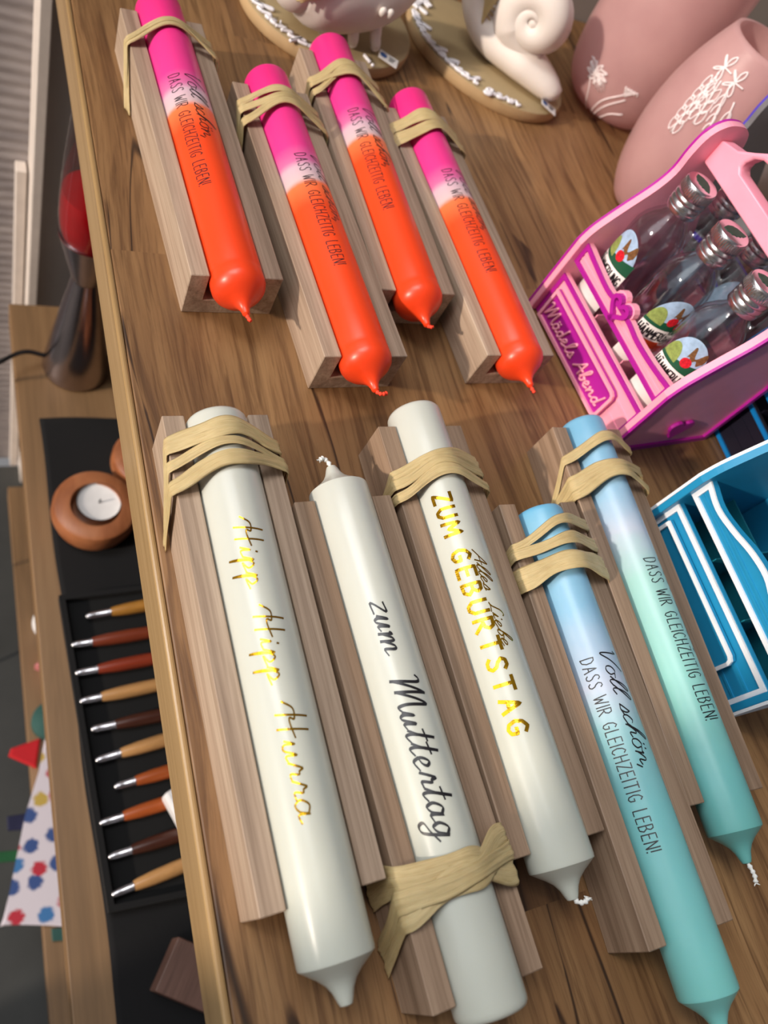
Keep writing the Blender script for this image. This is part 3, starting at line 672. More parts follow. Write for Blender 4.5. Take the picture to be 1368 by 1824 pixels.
def carrier(label, loc, rz, body, trim, inner, upper, sign=None, heart_on=False, plate=None, motif=None, handle=True):
    root = thing('bottle_carrier', label, 'carrier', loc, rz, 'printed bottle carriers')
    pf = panel_poly()
    SP = lambda s_: (lambda w, z, s: (w, -s, z))
    for side, (s0, s1) in (('far', (0, .004)), ('near', (.110, .114))):
        bm = prism(B(), pf, s0, s1, lambda w, z, s: (w, -s, z), bev=.0005)
        p = mesh_obj('end_panel', bm, body, root)
        bs = s0 - .0016 if side == 'far' else s1; bm = B()
        prism(bm, pf, bs, bs + .0016, lambda w, z, s: (w, -s, z), holes=inset(pf, .0042)); mesh_obj('border', bm, trim, p)
        if heart_on and side == 'near':
            bm = prism(B(), heart(.046, .0215, .021), s1 + .0001, s1 + .0026, lambda w, z, s: (w, -s, z), bev=.0008); mesh_obj('heart', bm, trim, p, smooth=False)
        if motif == 'hex' and side == 'near':
            pts = [(.034 + .022 * cos(a), .05 + .022 * sin(a)) for a in [radians(60 * k + 0) for k in range(6)]]
            bm = prism(B(), pts, s1 + .0001, s1 + .0014, lambda w, z, s: (w, -s, z), holes=inset(pts, .003)); mesh_obj('hexagon', bm, trim, p)
            bm = box(B(), .012, .026, -s1 - .0014, -s1 - .0001, .026, .029); mesh_obj('bar', bm, trim, p)
    for front in (True, False):
        w0 = .006 if front else .082; f = lambda s, z, w: (w, -s, z)
        lo = [(.004, .001), (.110, .001), (.110, .034), (.004, .034)]; up_ = slat_poly(.0445, upper)
        for poly in (lo, up_):
            bm = prism(B(), poly, w0, w0 + .004, f, bev=.0006); sl = mesh_obj('slat', bm, body, root)
            ww = (w0 - .0012, w0) if front else (w0 + .004, w0 + .0052); bm = B()
            prism(bm, poly, ww[0], ww[1], f, holes=inset(poly, .0028)); mesh_obj('border', bm, trim, sl)
            # grooves as raised planks
            if front:
                for zz in ((.012, .022) if poly is lo else (.0495, .053)):
                    bm = box(B(), w0 - .0005, w0 + .001, -.108, -.006, zz, zz + .0014); mesh_obj('rib', bm, body, sl)
            if front and poly is up_ and sign is not None:
                h1 = heart(.051, .0558, .0185); bm = prism(B(), h1, w0 - .003, w0 + .002, f, holes=inset(h1, .0026)); mesh_obj('heart', bm, trim, sl)
                h2 = heart(.0507, .0562, .021); bm = prism(B(), h2, w0 + .0005, w0 + .0050, f, holes=inset(h2, .004), bev=0); mesh_obj('heart_backing', bm, body, sl)
        if front and plate:
            r0, r1, z0, z1, c = .010, .092, .0030, .0262, .004
            rr = [(r0, z0), (r1 - c, z0), (r1 - c * .3, z0 + c * .3), (r1, z0 + c), (r1, z1 - c), (r1 - c * .3, z1 - c * .3), (r1 - c, z1), (r0, z1)]
            bm = prism(B(), rr, .0028, .0048, f); pl = mesh_obj('name_plate', bm, plate[0], root)
            bm = B(); prism(bm, rr, .0012, .0029, f, holes=inset(rr, .002)); mesh_obj('border', bm, plate[1], pl)
            if sign:
                lettering(sign, SCR, .0135, .0865, .0085, .0105, lambda p: Vector((.0022, -p.x, p.y)), .001, plate[1], pl, gap=.04, smooth=True, tubes=.00075, slant=.1)
    bm = box(B(), .006, .086, -.110, -.004, .0, .003); mesh_obj('floor_panel', bm, inner, root)
    for s in (.0388, .07335):
        bm = box(B(), .011, .0815, -s - .0003, -s + .0003, .003, .036); mesh_obj('divider', bm, inner, root)
    bm = box(B(), .0463, .0472, -.109, -.005, .003, .036); mesh_obj('divider', bm, inner, root)
    if handle:
        outer = [(.004, .1225), (.057, .1225), (.110, .1225), (.110, .137), (.0985, .140), (.090, .146), (.083, .1515), (.074, .155), (.057, .157), (.040, .155), (.031, .1515), (.024, .146), (.0155, .140), (.004, .137)]
        hole = [(.0275, .1345), (.057, .1343), (.0865, .1345), (.0895, .1365), (.0895, .140), (.087, .1445), (.0825, .1475), (.074, .149), (.057, .1505), (.040, .149), (.0315, .1475), (.027, .1445), (.0245, .140), (.0245, .1365)]
        bm = B(); prism(bm, outer, .041, .051, lambda s, z, w: (w, -s, z), holes=hole)
        o = mesh_obj('handle', bm, body, root); bv = o.modifiers.new('b', 'BEVEL'); bv.width = .002; bv.segments = 3; bv.limit_method = 'ANGLE'; bv.angle_limit = radians(50)
        for p_ in o.data.polygons: p_.use_smooth = True
        o.data.set_sharp_from_angle(angle=radians(50))
    return root
PK = (.2687, .3326, 0.0); PKR = .1007
carrier('pink bottle carrier with magenta borders and the sign Mädels Abend, holding mini bottles', PK, PKR, 'pl_pink', 'pl_mag', 'pl_pink', UP_PINK, sign='Mädels Abend', heart_on=True, plate=('pl_mag', 'pl_pink'))
carrier('empty blue bottle carrier with white borders beside the pale blue and mint candle', (.2768, .1692, 0.0), .0177, 'pl_teal', 'pl_white', 'pl_teal_in', UP_TEAL, plate=('pl_teal', 'pl_white'), handle=True)
carrier('black bottle carrier with bright blue borders behind the empty blue carrier', (.3800, .2650, 0.0), -.02, 'pl_navy', 'pl_sky', 'pl_navy', UP_TEAL, motif='hex')
carrier('grey bottle carrier with violet border behind the pink carrier', (.3645, .3930, 0.0), .06, 'pl_grey', 'pl_violet', 'pl_grey', UP_TEAL)

# ------------------------------------------------------------------ mini bottles
BR = .0166
def make_bottle(label):
    root = thing('mini_bottle', label, 'bottle', (0, 0, 0), 0, 'mini spirit bottles in the pink carrier')
    out = [(0, 0), (.0140, 0), (.0160, .001), (BR, .003), (BR, .078), (.0163, .083), (.0146, .088), (.0118, .0925), (.0090, .096), (.0077, .099), (.0073, .103), (.0073, .106), (.0080, .107), (.0080, .1075)]
    inn = [(.0066, .1075), (.0060, .104), (.0062, .098), (.0085, .093), (.0115, .0895), (.0140, .085), (.0150, .080), (.0154, .076), (.0154, .0055), (.0135, .004), (0, .004)]
    bm = lathe(B(), out + inn, 56); mesh_obj('glass_body', bm, 'glass', root, smooth=True, auto=60)
    bm = lathe(B(), [(.0093, .1005), (.0097, .101), (.0097, .1035), (.0090, .104), (.0090, .1046), (.0098, .1052), (.0098, .1068), (.0091, .1074), (.0091, .1078), (.0098, .1084), (.0098, .1100), (.0092, .1106), (.0092, .1112), (.0099, .1118), (.0099, .1178), (.0094, .1188), (.0088, .1190), (0, .1190)], 64)
    cp = mesh_obj('screw_cap', bm, 'alu', root, smooth=True, auto=50)
    bm = B()
    for k in range(44):
        a = 2 * pi * k / 44; c_, s_ = cos(a), sin(a)
        tube(bm, [(.0099 * c_, .0099 * s_, .1126), (.0099 * c_, .0099 * s_, .1172)], .00032, 5)
    mesh_obj('knurling', bm, 'alu', cp)
    # leaf emblem on the cap top
    lf = [(-.0065, 0), (-.004, .0022), (-.001, .0032), (.002, .0028), (.005, .0012), (.0068, 0), (.006, -.0006), (.005, -.0014), (.004, -.0014), (.003, -.0024), (.0018, -.0022), (.0006, -.003), (-.0008, -.0026), (-.002, -.003), (-.0035, -.002), (-.005, -.0016)]
    bm = prism(B(), [(a_ * 1.1, b_ * 1.25) for a_, b_ in lf], .1190, .1193); mesh_obj('leaf_emblem', bm, 'leaf', cp)
    # label, curved on the glass; u = arc, v = height
    def cm(off):
        def f(p): th = p[0] / BR; r = BR + off; return Vector((r * sin(th), -r * cos(th), p[1]))
        return f
    def patch(poly_fn, u0, u1, off, mat, name, nu=26, nv=8, parent=None, v0f=None):
        bm = B(); rows = []
        for i in range(nu + 1):
            u = u0 + (u1 - u0) * i / nu; lo_, hi = poly_fn(u); rows.append([bm.verts.new(cm(off)(Vector((u, lo_ + (hi - lo_) * j / nv)))) for j in range(nv + 1)])
        for i in range(nu):
            for j in range(nv): bm.faces.new((rows[i][j], rows[i + 1][j], rows[i + 1][j + 1], rows[i][j + 1]))
        return mesh_obj(name, bm, mat, parent, smooth=True)
    hw = .0135
    lab = patch(lambda u: (.012, .0560 + .0245 * sqrt(max(0, 1 - (u / hw) ** 2))), -hw, hw, .0001, 'lab_sky', 'label', parent=root)
    patch(lambda u: (.0575, .0605 + .003 * (u + hw) / hw), -hw, hw, .00016, 'lab_green', 'green_band', parent=lab)
    patch(lambda u: (.0480, .0577), -hw, hw, .0002, 'lab_white', 'name_band', parent=lab)
    patch(lambda u: (.0420, .0479), -hw, hw, .0002, 'lab_orange', 'orange_band', parent=lab)
    patch(lambda u: (.012, .0419), -hw, hw, .0002, 'lab_white', 'lower_band', parent=lab)
    patch(lambda u: (.0600, .0600 + .0110 * sqrt(max(0, 1 - ((u + .0078) / .0054) ** 2))), -.0130, -.0026, .00022, 'lab_leaf', 'leaf', parent=lab, nu=16)
    patch(lambda u: (.0650 - .0034 * sqrt(max(0, 1 - ((u - .0020) / .0032) ** 2)), .0650 + .0034 * sqrt(max(0, 1 - ((u - .0020) / .0032) ** 2))), -.0011, .0051, .00026, 'lab_red', 'rose', parent=lab, nu=14)
    patch(lambda u: (.0680 + .0014 * sin(u * 1500), .0735 + .0032 * sin(u * 900 + 1)), .0, .0095, .00022, 'lab_brown', 'figure', parent=lab, nu=18)
    UNIT[0] = .0012
    lettering('HÄMMERLING', CAPS, -.0124, .0120, .0495, .0060, cm(.00028), .0009, 'ink', lab, gap=.16)
    UNIT[0] = .0006
    return root
def dup(root, label):
    r = root.copy(); COL.objects.link(r); r['label'] = label
    for ch in list(root.children):
        c = ch.copy(); COL.objects.link(c); c.parent = r
        for g in ch.children:
            d = g.copy(); COL.objects.link(d); d.parent = c
    return r
def pk(s, w, z): 
    d = Vector((sin(PKR), -cos(PKR), 0)); n = Vector((cos(PKR), sin(PKR), 0)); return Vector(PK) + d * s + n * w + Vector((0, 0, z))
LB = ['mini bottle at the far end of the front row in the pink carrier', 'mini bottle in the middle of the front row behind the heart slat', 'mini bottle at the near end of the front row, label facing the viewer',
      'mini bottle at the far end of the back row behind the pink handle', 'middle mini bottle of the back row, mostly hidden by the front bottles', 'mini bottle at the near end of the back row, cut by the photo edge']
b0 = None
for i, (s, w, rz) in enumerate([(.0215, .0290, -1.55), (.0561, .0290, -.35), (.0906, .0290, -1.02), (.0215, .0645, 1.2), (.0561, .0645, 1.5), (.0906, .0645, 1.0)]):
    bt = make_bottle(LB[0]) if b0 is None else dup(b0, LB[i])
    if b0 is None: b0 = bt
    bt.location = pk(s, w, .0032); bt.rotation_euler = (0, 0, rz)

# ------------------------------------------------------------------ frosted pink vases
def vase(label, loc, prof, motif, rz=0):
    root = thing('pink_vase', label, 'vase', loc, rz, 'frosted pink glass vases')
    inn = [(max(0, r - .0028), z + (.003 if i == 0 else 0)) for i, (r, z) in enumerate(prof)]
    smo = [tuple(v) for v in catmull(prof, 5)]; smi = [(max(0.0, v[0] - .0026), max(v[1], .004)) for v in smo]
    pts = [(0, 0)] + smo + list(reversed(smi)) + [(0, .004)]
    bm = lathe(B(), pts, 72); mesh_obj('glass_body', bm, 'frost', root, smooth=True, auto=70)
    def rad(z):
        for a, b in zip(smo, smo[1:]):
            if a[1] <= z <= b[1]: return a[0] + (b[0] - a[0]) * (z - a[1]) / max(1e-6, b[1] - a[1])
        return smo[-1][0]
    def vm(p): r = rad(p[1]) + .0004; th = p[0]; return Vector((r * cos(th), r * sin(th), p[1]))
    bm = B()
    for st, wd in motif:
        q = [tuple(v) for v in catmull(st, 5)]; tube(bm, [vm(p) for p in q], wd, 5)
    mesh_obj('etched_flowers', bm, 'etch', root, smooth=True)
    return root
def sprig(a0, z0, a1, z1, n=8, l=.17, lz=.006, mode='fern'):
    st = [([(a0, z0), ((a0 + a1) / 2 + .02, (z0 + z1) / 2), (a1, z1)], .0006)]
    for k in range(1, n + 1):
        t = k / (n + 1); a = a0 + (a1 - a0) * t; z = z0 + (z1 - z0) * t; s = (1 - t * .6)
        if mode == 'fern':
            st.append(([(a, z), (a + l * .5 * s, z - lz * .5 * s), (a + l * .75 * s, z - lz * 1.7 * s)], .0005)); st.append(([(a, z), (a - l * .3 * s, z - lz * .9 * s), (a - l * .3 * s, z - lz * 2.1 * s)], .0005))
        else:
            for sg in (1, -1):
                st.append(([(a, z), (a + sg * l * .55, z + lz * .6), (a + sg * l * .75, z - lz * .4), (a + sg * l * .35, z - lz * 1.1), (a, z)], .0005))
    return st
v2 = [(.018, 0), (.026, .005), (.036, .026), (.0415, .055), (.0418, .082), (.0385, .104), (.0335, .122), (.0275, .138)]
A = radians(205)
mot = sprig(A + .16, .118, A + .52, .066, 8, .12, .004) + sprig(A + .42, .112, A + .80, .064, 8, .12, .004) + sprig(A - .16, .118, A - .10, .074, 5, .14, .006, 'leaf') + sprig(A - .02, .116, A + .10, .088, 3, .16, .006, 'leaf')
for k in range(5):
    a_ = 2 * pi * k / 5
    for (ca, cz) in ((A - .16, .122), (A + .20, .120)):
        mot.append(([(ca, cz), (ca + .12 * cos(a_) + .05 * sin(a_), cz + .005 * sin(a_)), (ca + .2 * cos(a_), cz + .0085 * sin(a_)), (ca + .12 * cos(a_) - .05 * sin(a_), cz + .0055 * sin(a_)), (ca, cz)], .0006))
vase('rounded frosted pink glass vase with white etched twigs, behind the pink carrier', (.425, .447, 0.0), v2, mot)
v1 = [(.022, 0), (.036, .006), (.046, .020), (.051, .045), (.052, .08), (.051, .12), (.0495, .18)]
A = radians(216)
mot = []
for k in range(9):
    a_ = 2 * pi * k / 9; mot.append(([(A - .22, .036), (A - .22 + .22 * cos(a_), .036 + .008 * sin(a_)), (A - .22 + .1 * cos(a_ + .5), .036 + .005 * sin(a_ + .5))], .0007))
    mot.append(([(A - .05 + .1 * cos(a_), .030 + .004 * sin(a_)), (A - .30 + .16 * cos(a_ + 1), .038 + .005 * sin(a_))], .0004))
mot += [([(A + .0, .003), (A + .1, .022), (A + .35, .037)], .0006), ([(A + .08, .003), (A + .2, .02), (A + .42, .034)], .0006), ([(A + .25, .006), (A + .35, .016), (A + .55, .022)], .0006), ([(A - .15, .004), (A - .2, .02), (A - .28, .03)], .0006)]
for k in range(5): mot.append(([(A + .36, .036), (A + .36 + .05 * k - .06, .043), (A + .40 + .05 * k - .06, .0405)], .0006))
vase('tall frosted pink glass vase with white etched blossom, beside the snail figure', (.449, .571, 0.0), v1, mot)
bm = lathe(B(), [(0, 0), (.03, 0), (.04, .01), (.043, .05), (.041, .10), (.039, .1), (.041, .05), (.038, .012), (0, .004)], 48)
tag(mesh_obj('cream_bowl', bm, 'ceramic', loc=(.565, .50, 0.0), smooth=True, auto=50), 'cream ceramic bowl, only its edge seen in the upper right corner', 'bowl')

# ------------------------------------------------------------------ plates with figures
def plate(label, c, a, b, ang, text, r0, r1, zt=.010, inner=.84, flip=1, bang=False):
    root = thing('oval_plate', label, 'plate', (c[0], c[1], 0.0), ang, 'oval sand-coloured plates with lettering')
    bm = B(); N = 72
    def ring(s, z): return [bm.verts.new((a * s * cos(2 * pi * k / N), b * s * sin(2 * pi * k / N), z)) for k in range(N)]
    rs = [ring(.975, 0), ring(.995, .0015), ring(1.0, .006), ring(.99, .0092), ring(.965, zt), ring(0.5, zt)]
    for q, w in zip(rs, rs[1:]):
        for k in range(N): bm.faces.new((q[k], q[(k + 1) % N], w[(k + 1) % N], w[k]))
    bm.faces.new(rs[-1]); bm.faces.new(list(reversed(rs[0]))); bmesh.ops.recalc_face_normals(bm, faces=bm.faces[:])
    for f_ in bm.faces:
        if max(v.co.z for v in f_.verts) <= .0093: f_.material_index = 1
    mesh_obj('plate_body', bm, ['jesmonite', 'plate_rim'], root, smooth=True, auto=40)
    def pm(p):   # p.x = angle (radians), p.y radial inward offset
        s = inner + p.y; return Vector((a * s * cos(p.x), b * s * sin(p.x), zt + .0012))
    UNIT[0] = .012
    lettering(text, SCR, r0, r1, 0.0, .17 * flip, pm, .001, 'felt_white', root, gap=.02, smooth=True, tubes=.0012, slant=.1)
    UNIT[0] = .0006
    return root
pA = plate('sand-coloured oval plate under the white shrimp figure, white lettering on its rim', (.188, .592), .066, .062, 0.0, 'geschrimpl', radians(165), radians(248), inner=.97, flip=-1)
pB = plate('sand-coloured oval plate under the white snail figure, white lettering around its edge', (.326, .588), .073, .056, radians(-47), 'Hab schneckelisch gern', radians(176), radians(316), inner=.97, flip=-1)
# exclamation mark and label cards
bm = B(); tube(bm, [(0, .0055, .0), (0.0006, -.002, 0)], .0012, 7); ellipsoid(bm, (.001, -.0048, 0), (.0013, .0013, .0012), None, 10, 6)
o = mesh_obj('exclamation_mark', bm, 'felt_white', pA, smooth=True, loc=(.0165, -.0535, .0112)); o.rotation_euler = (0, 0, .3)
def card(label, loc, rot, w, h):
    r = thing('label_card', label, 'card', loc, 0, 'small label cards on the plates', rot=rot)
    mesh_obj('card', box(B(), -w / 2, w / 2, -h / 2, h / 2, 0, .0005), 'card', r)
    mesh_obj('logo', lathe(B(), [(0, .0006), (h * .26, .0006), (h * .26, .0007), (0, .0007)], 20, 'z', (-w * .28, 0, 0)), 'blue_dot', r)
    bm = B()
    for k in range(3): box(bm, w * .02, w * (.36 - .05 * k), h * (.22 - .2 * k) - .0004, h * (.22 - .2 * k) + .0004, .0005, .0007)
    mesh_obj('print', bm, 'ink', r)
card('small white label card with a blue dot, on the shrimp plate edge', (.2215, .5435, .0125), (0, 0.12, -.45), .015, .0105)
card('small white label card at the tail of the snail figure', (.3615, .5305, .0125), (0, 0.25, -.4), .015, .009)

# snail
sn = thing('snail_figure', 'matt white ceramic snail with spiral shell standing on the oval plate', 'figurine', (.338, .5665, .0103), 0)
ax = Vector((-.70, .714, 0)); nb = Vector((-.714, -.70, 0))
bm = B()
pts = catmull([(-ax * .040) + Vector((0, 0, .005)), (-ax * .030) + Vector((0, 0, .009)), (-ax * .012) + Vector((0, 0, .011)), (ax * .010) + Vector((0, 0, .013)), (ax * .032) + Vector((0, 0, .018)), (ax * .047) + Vector((0, 0, .032)), (ax * .052) + Vector((0, 0, .052)), (ax * .055) + Vector((0, 0, .062))], 5)
n = len(pts); rad = [(.0080 + .0075 * min(1, i / (n * .3))) * (1 if i < n * .9 else 1 - .35 * (i - n * .9) / (n * .1)) for i in range(n)]
rad[0] = .0055
tube(bm, [(p.x, p.y, max(p.z, rad[i] * .92 + .0001)) for i, p in enumerate(pts)], rad, 22, flat=(1.15, .9))
ellipsoid(bm, ax * .055 + Vector((0, 0, .062)), (.0155, .0155, .015))
mesh_obj('foot', bm, 'ceramic', sn, smooth=True)
bm = B(); c0 = Vector((0, 0, .046)) + ax * .001; sp = []; rd = []
TURN = 1.85
for k in range(150):
    t = k / 149; th = -2.3 + TURN * 2 * pi * t; rr = .0205 * (1 - t) ** 1.0 + .0012; tr = (.0122 * (1 - t) ** .7 + .0050) * min(1, .25 + t * 6) ** .7
    sp.append(c0 + ax * (rr * cos(th)) + Vector((0, 0, rr * sin(th))) + nb * (.002 + .009 * t)); rd.append(tr)
tube(bm, sp, rd, 18, up=nb)
ellipsoid(bm, sp[-1], (.0060, .0060, .0060)); 
mb = Matrix((ax, nb, Vector((0, 0, 1)))).transposed()
ellipsoid(bm, c0 - nb * .002, (.0265, .0125, .0265), mb)
mesh_obj('shell', bm, 'ceramic', sn, smooth=True)
bm = B()
for k in range(9): 
    q = catmull([ax * .030 + nb * .012 + Vector((0, 0, .012 + .004 * k)), ax * (.034 + .001 * k) + nb * .0165 + Vector((0, 0, .028 + .002 * k)), ax * .030 + nb * .010 + Vector((0, 0, .058))], 4); tube(bm, q, .0007, 5)
mesh_obj('straw_bow', bm, 'raffia', sn, smooth=True)

# shrimp
sh = thing('shrimp_figure', 'glossy white ceramic shrimp with stubby feet and a straw bow, cropped by the top edge', 'figurine', (.195, .565, .0103), 0)
bm = B()
pts = catmull([(-.050, -.010, .030), (-.038, -.006, .030), (-.015, .0, .030), (.012, .004, .033), (.035, .008, .044), (.052, .012, .060), (.060, .014, .078)], 6)
n = len(pts); rad = [.010 + .0175 * sin(pi * min(1, (i / (n - 1)) * 1.25 + .12)) if i < n * .7 else .0185 * (1 - (i - n * .7) / (n * .3) * .75) for i in range(n)]
tube(bm, pts, rad, 24); ellipsoid(bm, pts[0], (rad[0], rad[0], rad[0])); ellipsoid(bm, pts[-1], (rad[-1],) * 3)
mesh_obj('body', bm, 'ceramic', sh, smooth=True)
for fx, fy, tx, ty in ((-.030, -.006, -.0215, -.008), (-.004, -.012, -.0005, -.0145), (.014, -.009, .018, -.0125)):
    bm = B(); tube(bm, catmull([(fx, fy, .018), (fx * .6 + tx * .4, fy - .003, .010), (tx, ty, .0042)], 4), [.0042, .0042, .0042, .0042, .0040, .0040, .0040, .0038, .0036], 12); ellipsoid(bm, (tx, ty, .0036), (.0036, .0036, .0036), None, 14, 8); mesh_obj('foot', bm, 'ceramic', sh, smooth=True)
for ex in (.008, .0135):
    bm = B(); ellipsoid(bm, (ex, -.0235, .034), (.0028, .0022, .0034), None, 14, 8); mesh_obj('bump', bm, 'ceramic', sh, smooth=True)
bm = B()
for k in range(12):
    a_ = random.uniform(-.006, .006); q = catmull([(-.052 + a_, -.030 + a_, .034 + random.uniform(-.004, .004)), (-.035, -.028 + a_ * .5, .040 + a_ * .4), (-.012, -.024, .046)], 4); tube(bm, q, .0009, 5)
mesh_obj('straw_bow', bm, 'raffia', sh, smooth=True)

# ------------------------------------------------------------------ lower shelf
SZ = -.37
# cloth with slightly wavy hem
bm = B(); NX, NY = 40, 90; g = []
for i in range(NX + 1):
    r_ = []
    for j in range(NY + 1):
        v = j / NY; yy = -.40 + .888 * v; e = -.001 + .012 * (1 - min(1, max(0, (yy + .02) / .5))) + .0012 * sin(yy * 31)
        xx = e + (.585 - e) * (i / NX) ** 1.3; r_.append(bm.verts.new((xx, yy + .001 * sin(xx * 60), SZ + .0022 + .0007 * sin(xx * 47 + yy * 23) + .0005 * sin(yy * 71))))
    g.append(r_)
for i in range(NX):
    for j in range(NY): bm.faces.new((g[i][j], g[i + 1][j], g[i + 1][j + 1], g[i][j + 1]))
o = mesh_obj('black_cloth', bm, 'cloth', smooth=True); m_ = o.modifiers.new('s', 'SOLIDIFY'); m_.thickness = .0012
tag(o, 'black cloth spread over the upper shelf below the tabletop', 'cloth')
# pen tray
tr = thing('pen_tray', 'flat black velvet tray holding the row of wooden pens', 'tray', (0, 0, SZ + .0042))
f4 = [(.000, .3015), (.150, .306), (.160, .043), (.0118, .0515)]
bm = prism(B(), f4, 0, .004); mesh_obj('tray_floor', bm, 'tray', tr)
bm = prism(B(), f4, .004, .011, holes=inset(f4, .0045)); mesh_obj('tray_rim', bm, 'cloth', tr)
PENS = [((.0191, .2802), (.0397, .2818), (.0688, .2847), 'gold', 'golden brown'), ((.0054, .2566), (.0218, .2588), (.0688, .2597), 'red', 'dull red brown'), ((.0061, .2324), (.0237, .2346), (.0679, .236), 'brick', 'brick red'),
        ((.0072, .2089), (.024, .2094), (.0671, .2129), 'tan', 'pale tan'), ((.0133, .1851), (.0322, .1858), (.0681, .1874), 'dark', 'dark brown'), ((.0141, .1605), (.0336, .1607), (.0674, .1666), 'tan', 'honey tan'),
        ((.0254, .1379), (.0419, .138), (.0674, .1416), 'rust', 'rust brown'), ((.0119, .1136), (.0296, .1138), (.0595, .1178), 'rust', 'rust red'), ((.0156, .0885), (.0327, .0884), (.0654, .0923), 'dark', 'dark plum brown'), ((.015, .0624), (.0312, .0637), (.0685, .0701), 'tan', 'light honey')]
PLC = ['first in the tray row, nearest the round holder', 'second in the tray row', 'third in the tray row', 'fourth in the tray row', 'fifth in the tray row', 'sixth in the tray row', 'seventh in the tray row, set back', 'eighth in the tray row', 'ninth in the tray row', 'last in the tray row, nearest the viewer']
pen_bm_done = None
for (p0, p1, p2, mt, cl), pl in zip(PENS, PLC):
    an = atan2(p2[1] - p0[1], p2[0] - p0[0]); j = sqrt((p1[0] - p0[0]) ** 2 + (p1[1] - p0[1]) ** 2)
    r = thing('wooden_pen', '%s wooden pen with silver tip, %s' % (cl, pl), 'pen', (p0[0], p0[1], SZ + .0083 + .0058), an, 'wooden pens in the tray')
    f = lambda prof: [(rr, -h) for rr, h in prof]
    def along(prof, m, nm, par):
        bm = B(); rings = []; sg = 24
        for rr, h in prof: rings.append([bm.verts.new((h, rr * cos(2 * pi * k / sg), rr * sin(2 * pi * k / sg))) for k in range(sg)])
        for q, w in zip(rings, rings[1:]):
            for k in range(sg): bm.faces.new((q[k], q[(k + 1) % sg], w[(k + 1) % sg], w[k]))
        bm.faces.new(rings[0]); bm.faces.new(rings[-1]); bmesh.ops.recalc_face_normals(bm, faces=bm.faces[:])
        return mesh_obj(nm, bm, m, par, smooth=True, auto=45)
    along([(.0012, 0), (.0022, .0006), (.0028, .003), (.0031, .006), (.0034, j - .001), (.0036, j - .0008), (.0036, j)], 'alu', 'metal_tip', r)
    along([(.0036, j + .0001), (.0042, j + .003), (.0052, j + .014), (.0056, j + .03), (.0054, j + .05), (.0046, j + .068), (.0040, j + .072), (.001, j + .074)], 'pen_' + mt, 'barrel', r)
# turned tealight holders
def holder(label, loc, rr, lit=True):
    r = thing('tealight_holder', label, 'candle holder', loc, 0, 'round wooden tealight holders')
    bm = lathe(B(), [(0, 0), (rr * .86, 0), (rr * .93, .001), (rr, .010), (rr * .99, .020), (rr * .95, .024), (rr * .88, .0255), (.0215, .0255), (.0213, .0250), (.0205, .0130), (0, .0130)], 64)
    mesh_obj('wood_body', bm, 'holder', r, smooth=True, auto=35)
    return r
holder('round turned wooden holder with a tealight, on the black cloth', (.0365, .3785, SZ + .0042), .0365)
tl = thing('tealight', 'white tealight in a tin cup set in the round wooden holder', 'candle', (.0395, .3812, SZ + .0174))
bm = lathe(B(), [(0, .0), (.0185, 0), (.0190, .0005), (.0190, .0125), (.0186, .0125), (.0184, .0112), (.0184, .001), (0, .001)], 48); mesh_obj('tin_cup', bm, 'tin', tl, smooth=True, auto=40)
bm = lathe(B(), [(0, .0012), (.0182, .0012), (.0182, .0108), (.017, .0104), (0, .0104)], 40); mesh_obj('wax', bm, 'tea_wax', tl, smooth=True, auto=40)
bm = B(); tube(bm, [(0, 0, .0103), (.0004, 0, .013), (.001, .0005, .015)], .0007, 6); mesh_obj('wick', bm, 'ink', tl, smooth=True)
holder('round wooden holder behind, half hidden by the table edge', (.0900, .4270, SZ + .0042), .034)
# lava lamp
lp = thing('lava_lamp', 'small lava lamp with silver cone foot and red liquid on the shelf end', 'lamp', (.038, .550, SZ + .0005))
bm = lathe(B(), [(0, 0), (.0290, 0), (.0305, .001), (.0312, .004), (.0300, .012), (.0245, .050), (.0182, .090), (.0130, .122), (.0124, .128), (0, .128)], 64); mesh_obj('foot', bm, 'chrome', lp, smooth=True, auto=40)
bm = lathe(B(), [(0, .1285), (.0124, .1285), (.0252, .176), (.0262, .179), (.0252, .179), (.0118, .132), (0, .131)], 64); mesh_obj('cup', bm, 'chrome', lp, smooth=True, auto=40)
bm = lathe(B(), [(0, .1335), (.0118, .1335), (.0254, .181), (.0270, .195), (.0270, .215), (.0255, .255), (.0225, .300), (.0185, .325), (0, .325)], 64); mesh_obj('glass_flask', bm, 'lamp_glass', lp, smooth=True, auto=40)
bm = lathe(B(), [(0, .176), (.0225, .176), (.0250, .185), (.0262, .197), (.0262, .212), (.0255, .222), (.012, .2235), (0, .223)], 48); mesh_obj('red_liquid', bm, 'red_wax', lp, smooth=True, auto=40)
bm = lathe(B(), [(0, .3252), (.0188, .3252), (.0170, .347), (.013, .351), (0, .351)], 48); mesh_obj('lid', bm, 'chrome', lp, smooth=True, auto=40)
bm = B(); q = catmull([(.0105, .553, SZ + .013), (-.010, .548, SZ + .024), (-.035, .53, SZ + .028), (-.075, .52, SZ + .005), (-.11, .50, -.5), (-.105, .47, -.66), (-.075, .46, -.76), (-.05, .44, -.80), (-.06, .41, -.835), (-.10, .40, -.845), (-.16, .42, -.845), (-.30, .45, -.845)], 8)
tube(bm, q, .0022, 8); tag(mesh_obj('power_cable', bm, 'cable', smooth=True), 'black cable running from the lava lamp over the shelf front to the floor', 'cable')
# white box corner, walnut block
bm = box(B(), -.02, .02, -.018, .018, 0, .018, .003); tag(mesh_obj('white_box', bm, 'card', loc=(.083, .1125, SZ + .0165), rot=(0, 0, .35)), 'small white box under the table, on the last pens of the tray', 'box')
bm = box(B(), -.022, .022, -.018, .018, 0, .026, .001); tag(mesh_obj('walnut_block', bm, 'walnut', loc=(.0625, -.004, SZ + .0042), rot=(0, 0, -.62)), 'dark walnut block on the black cloth near the viewer', 'block')
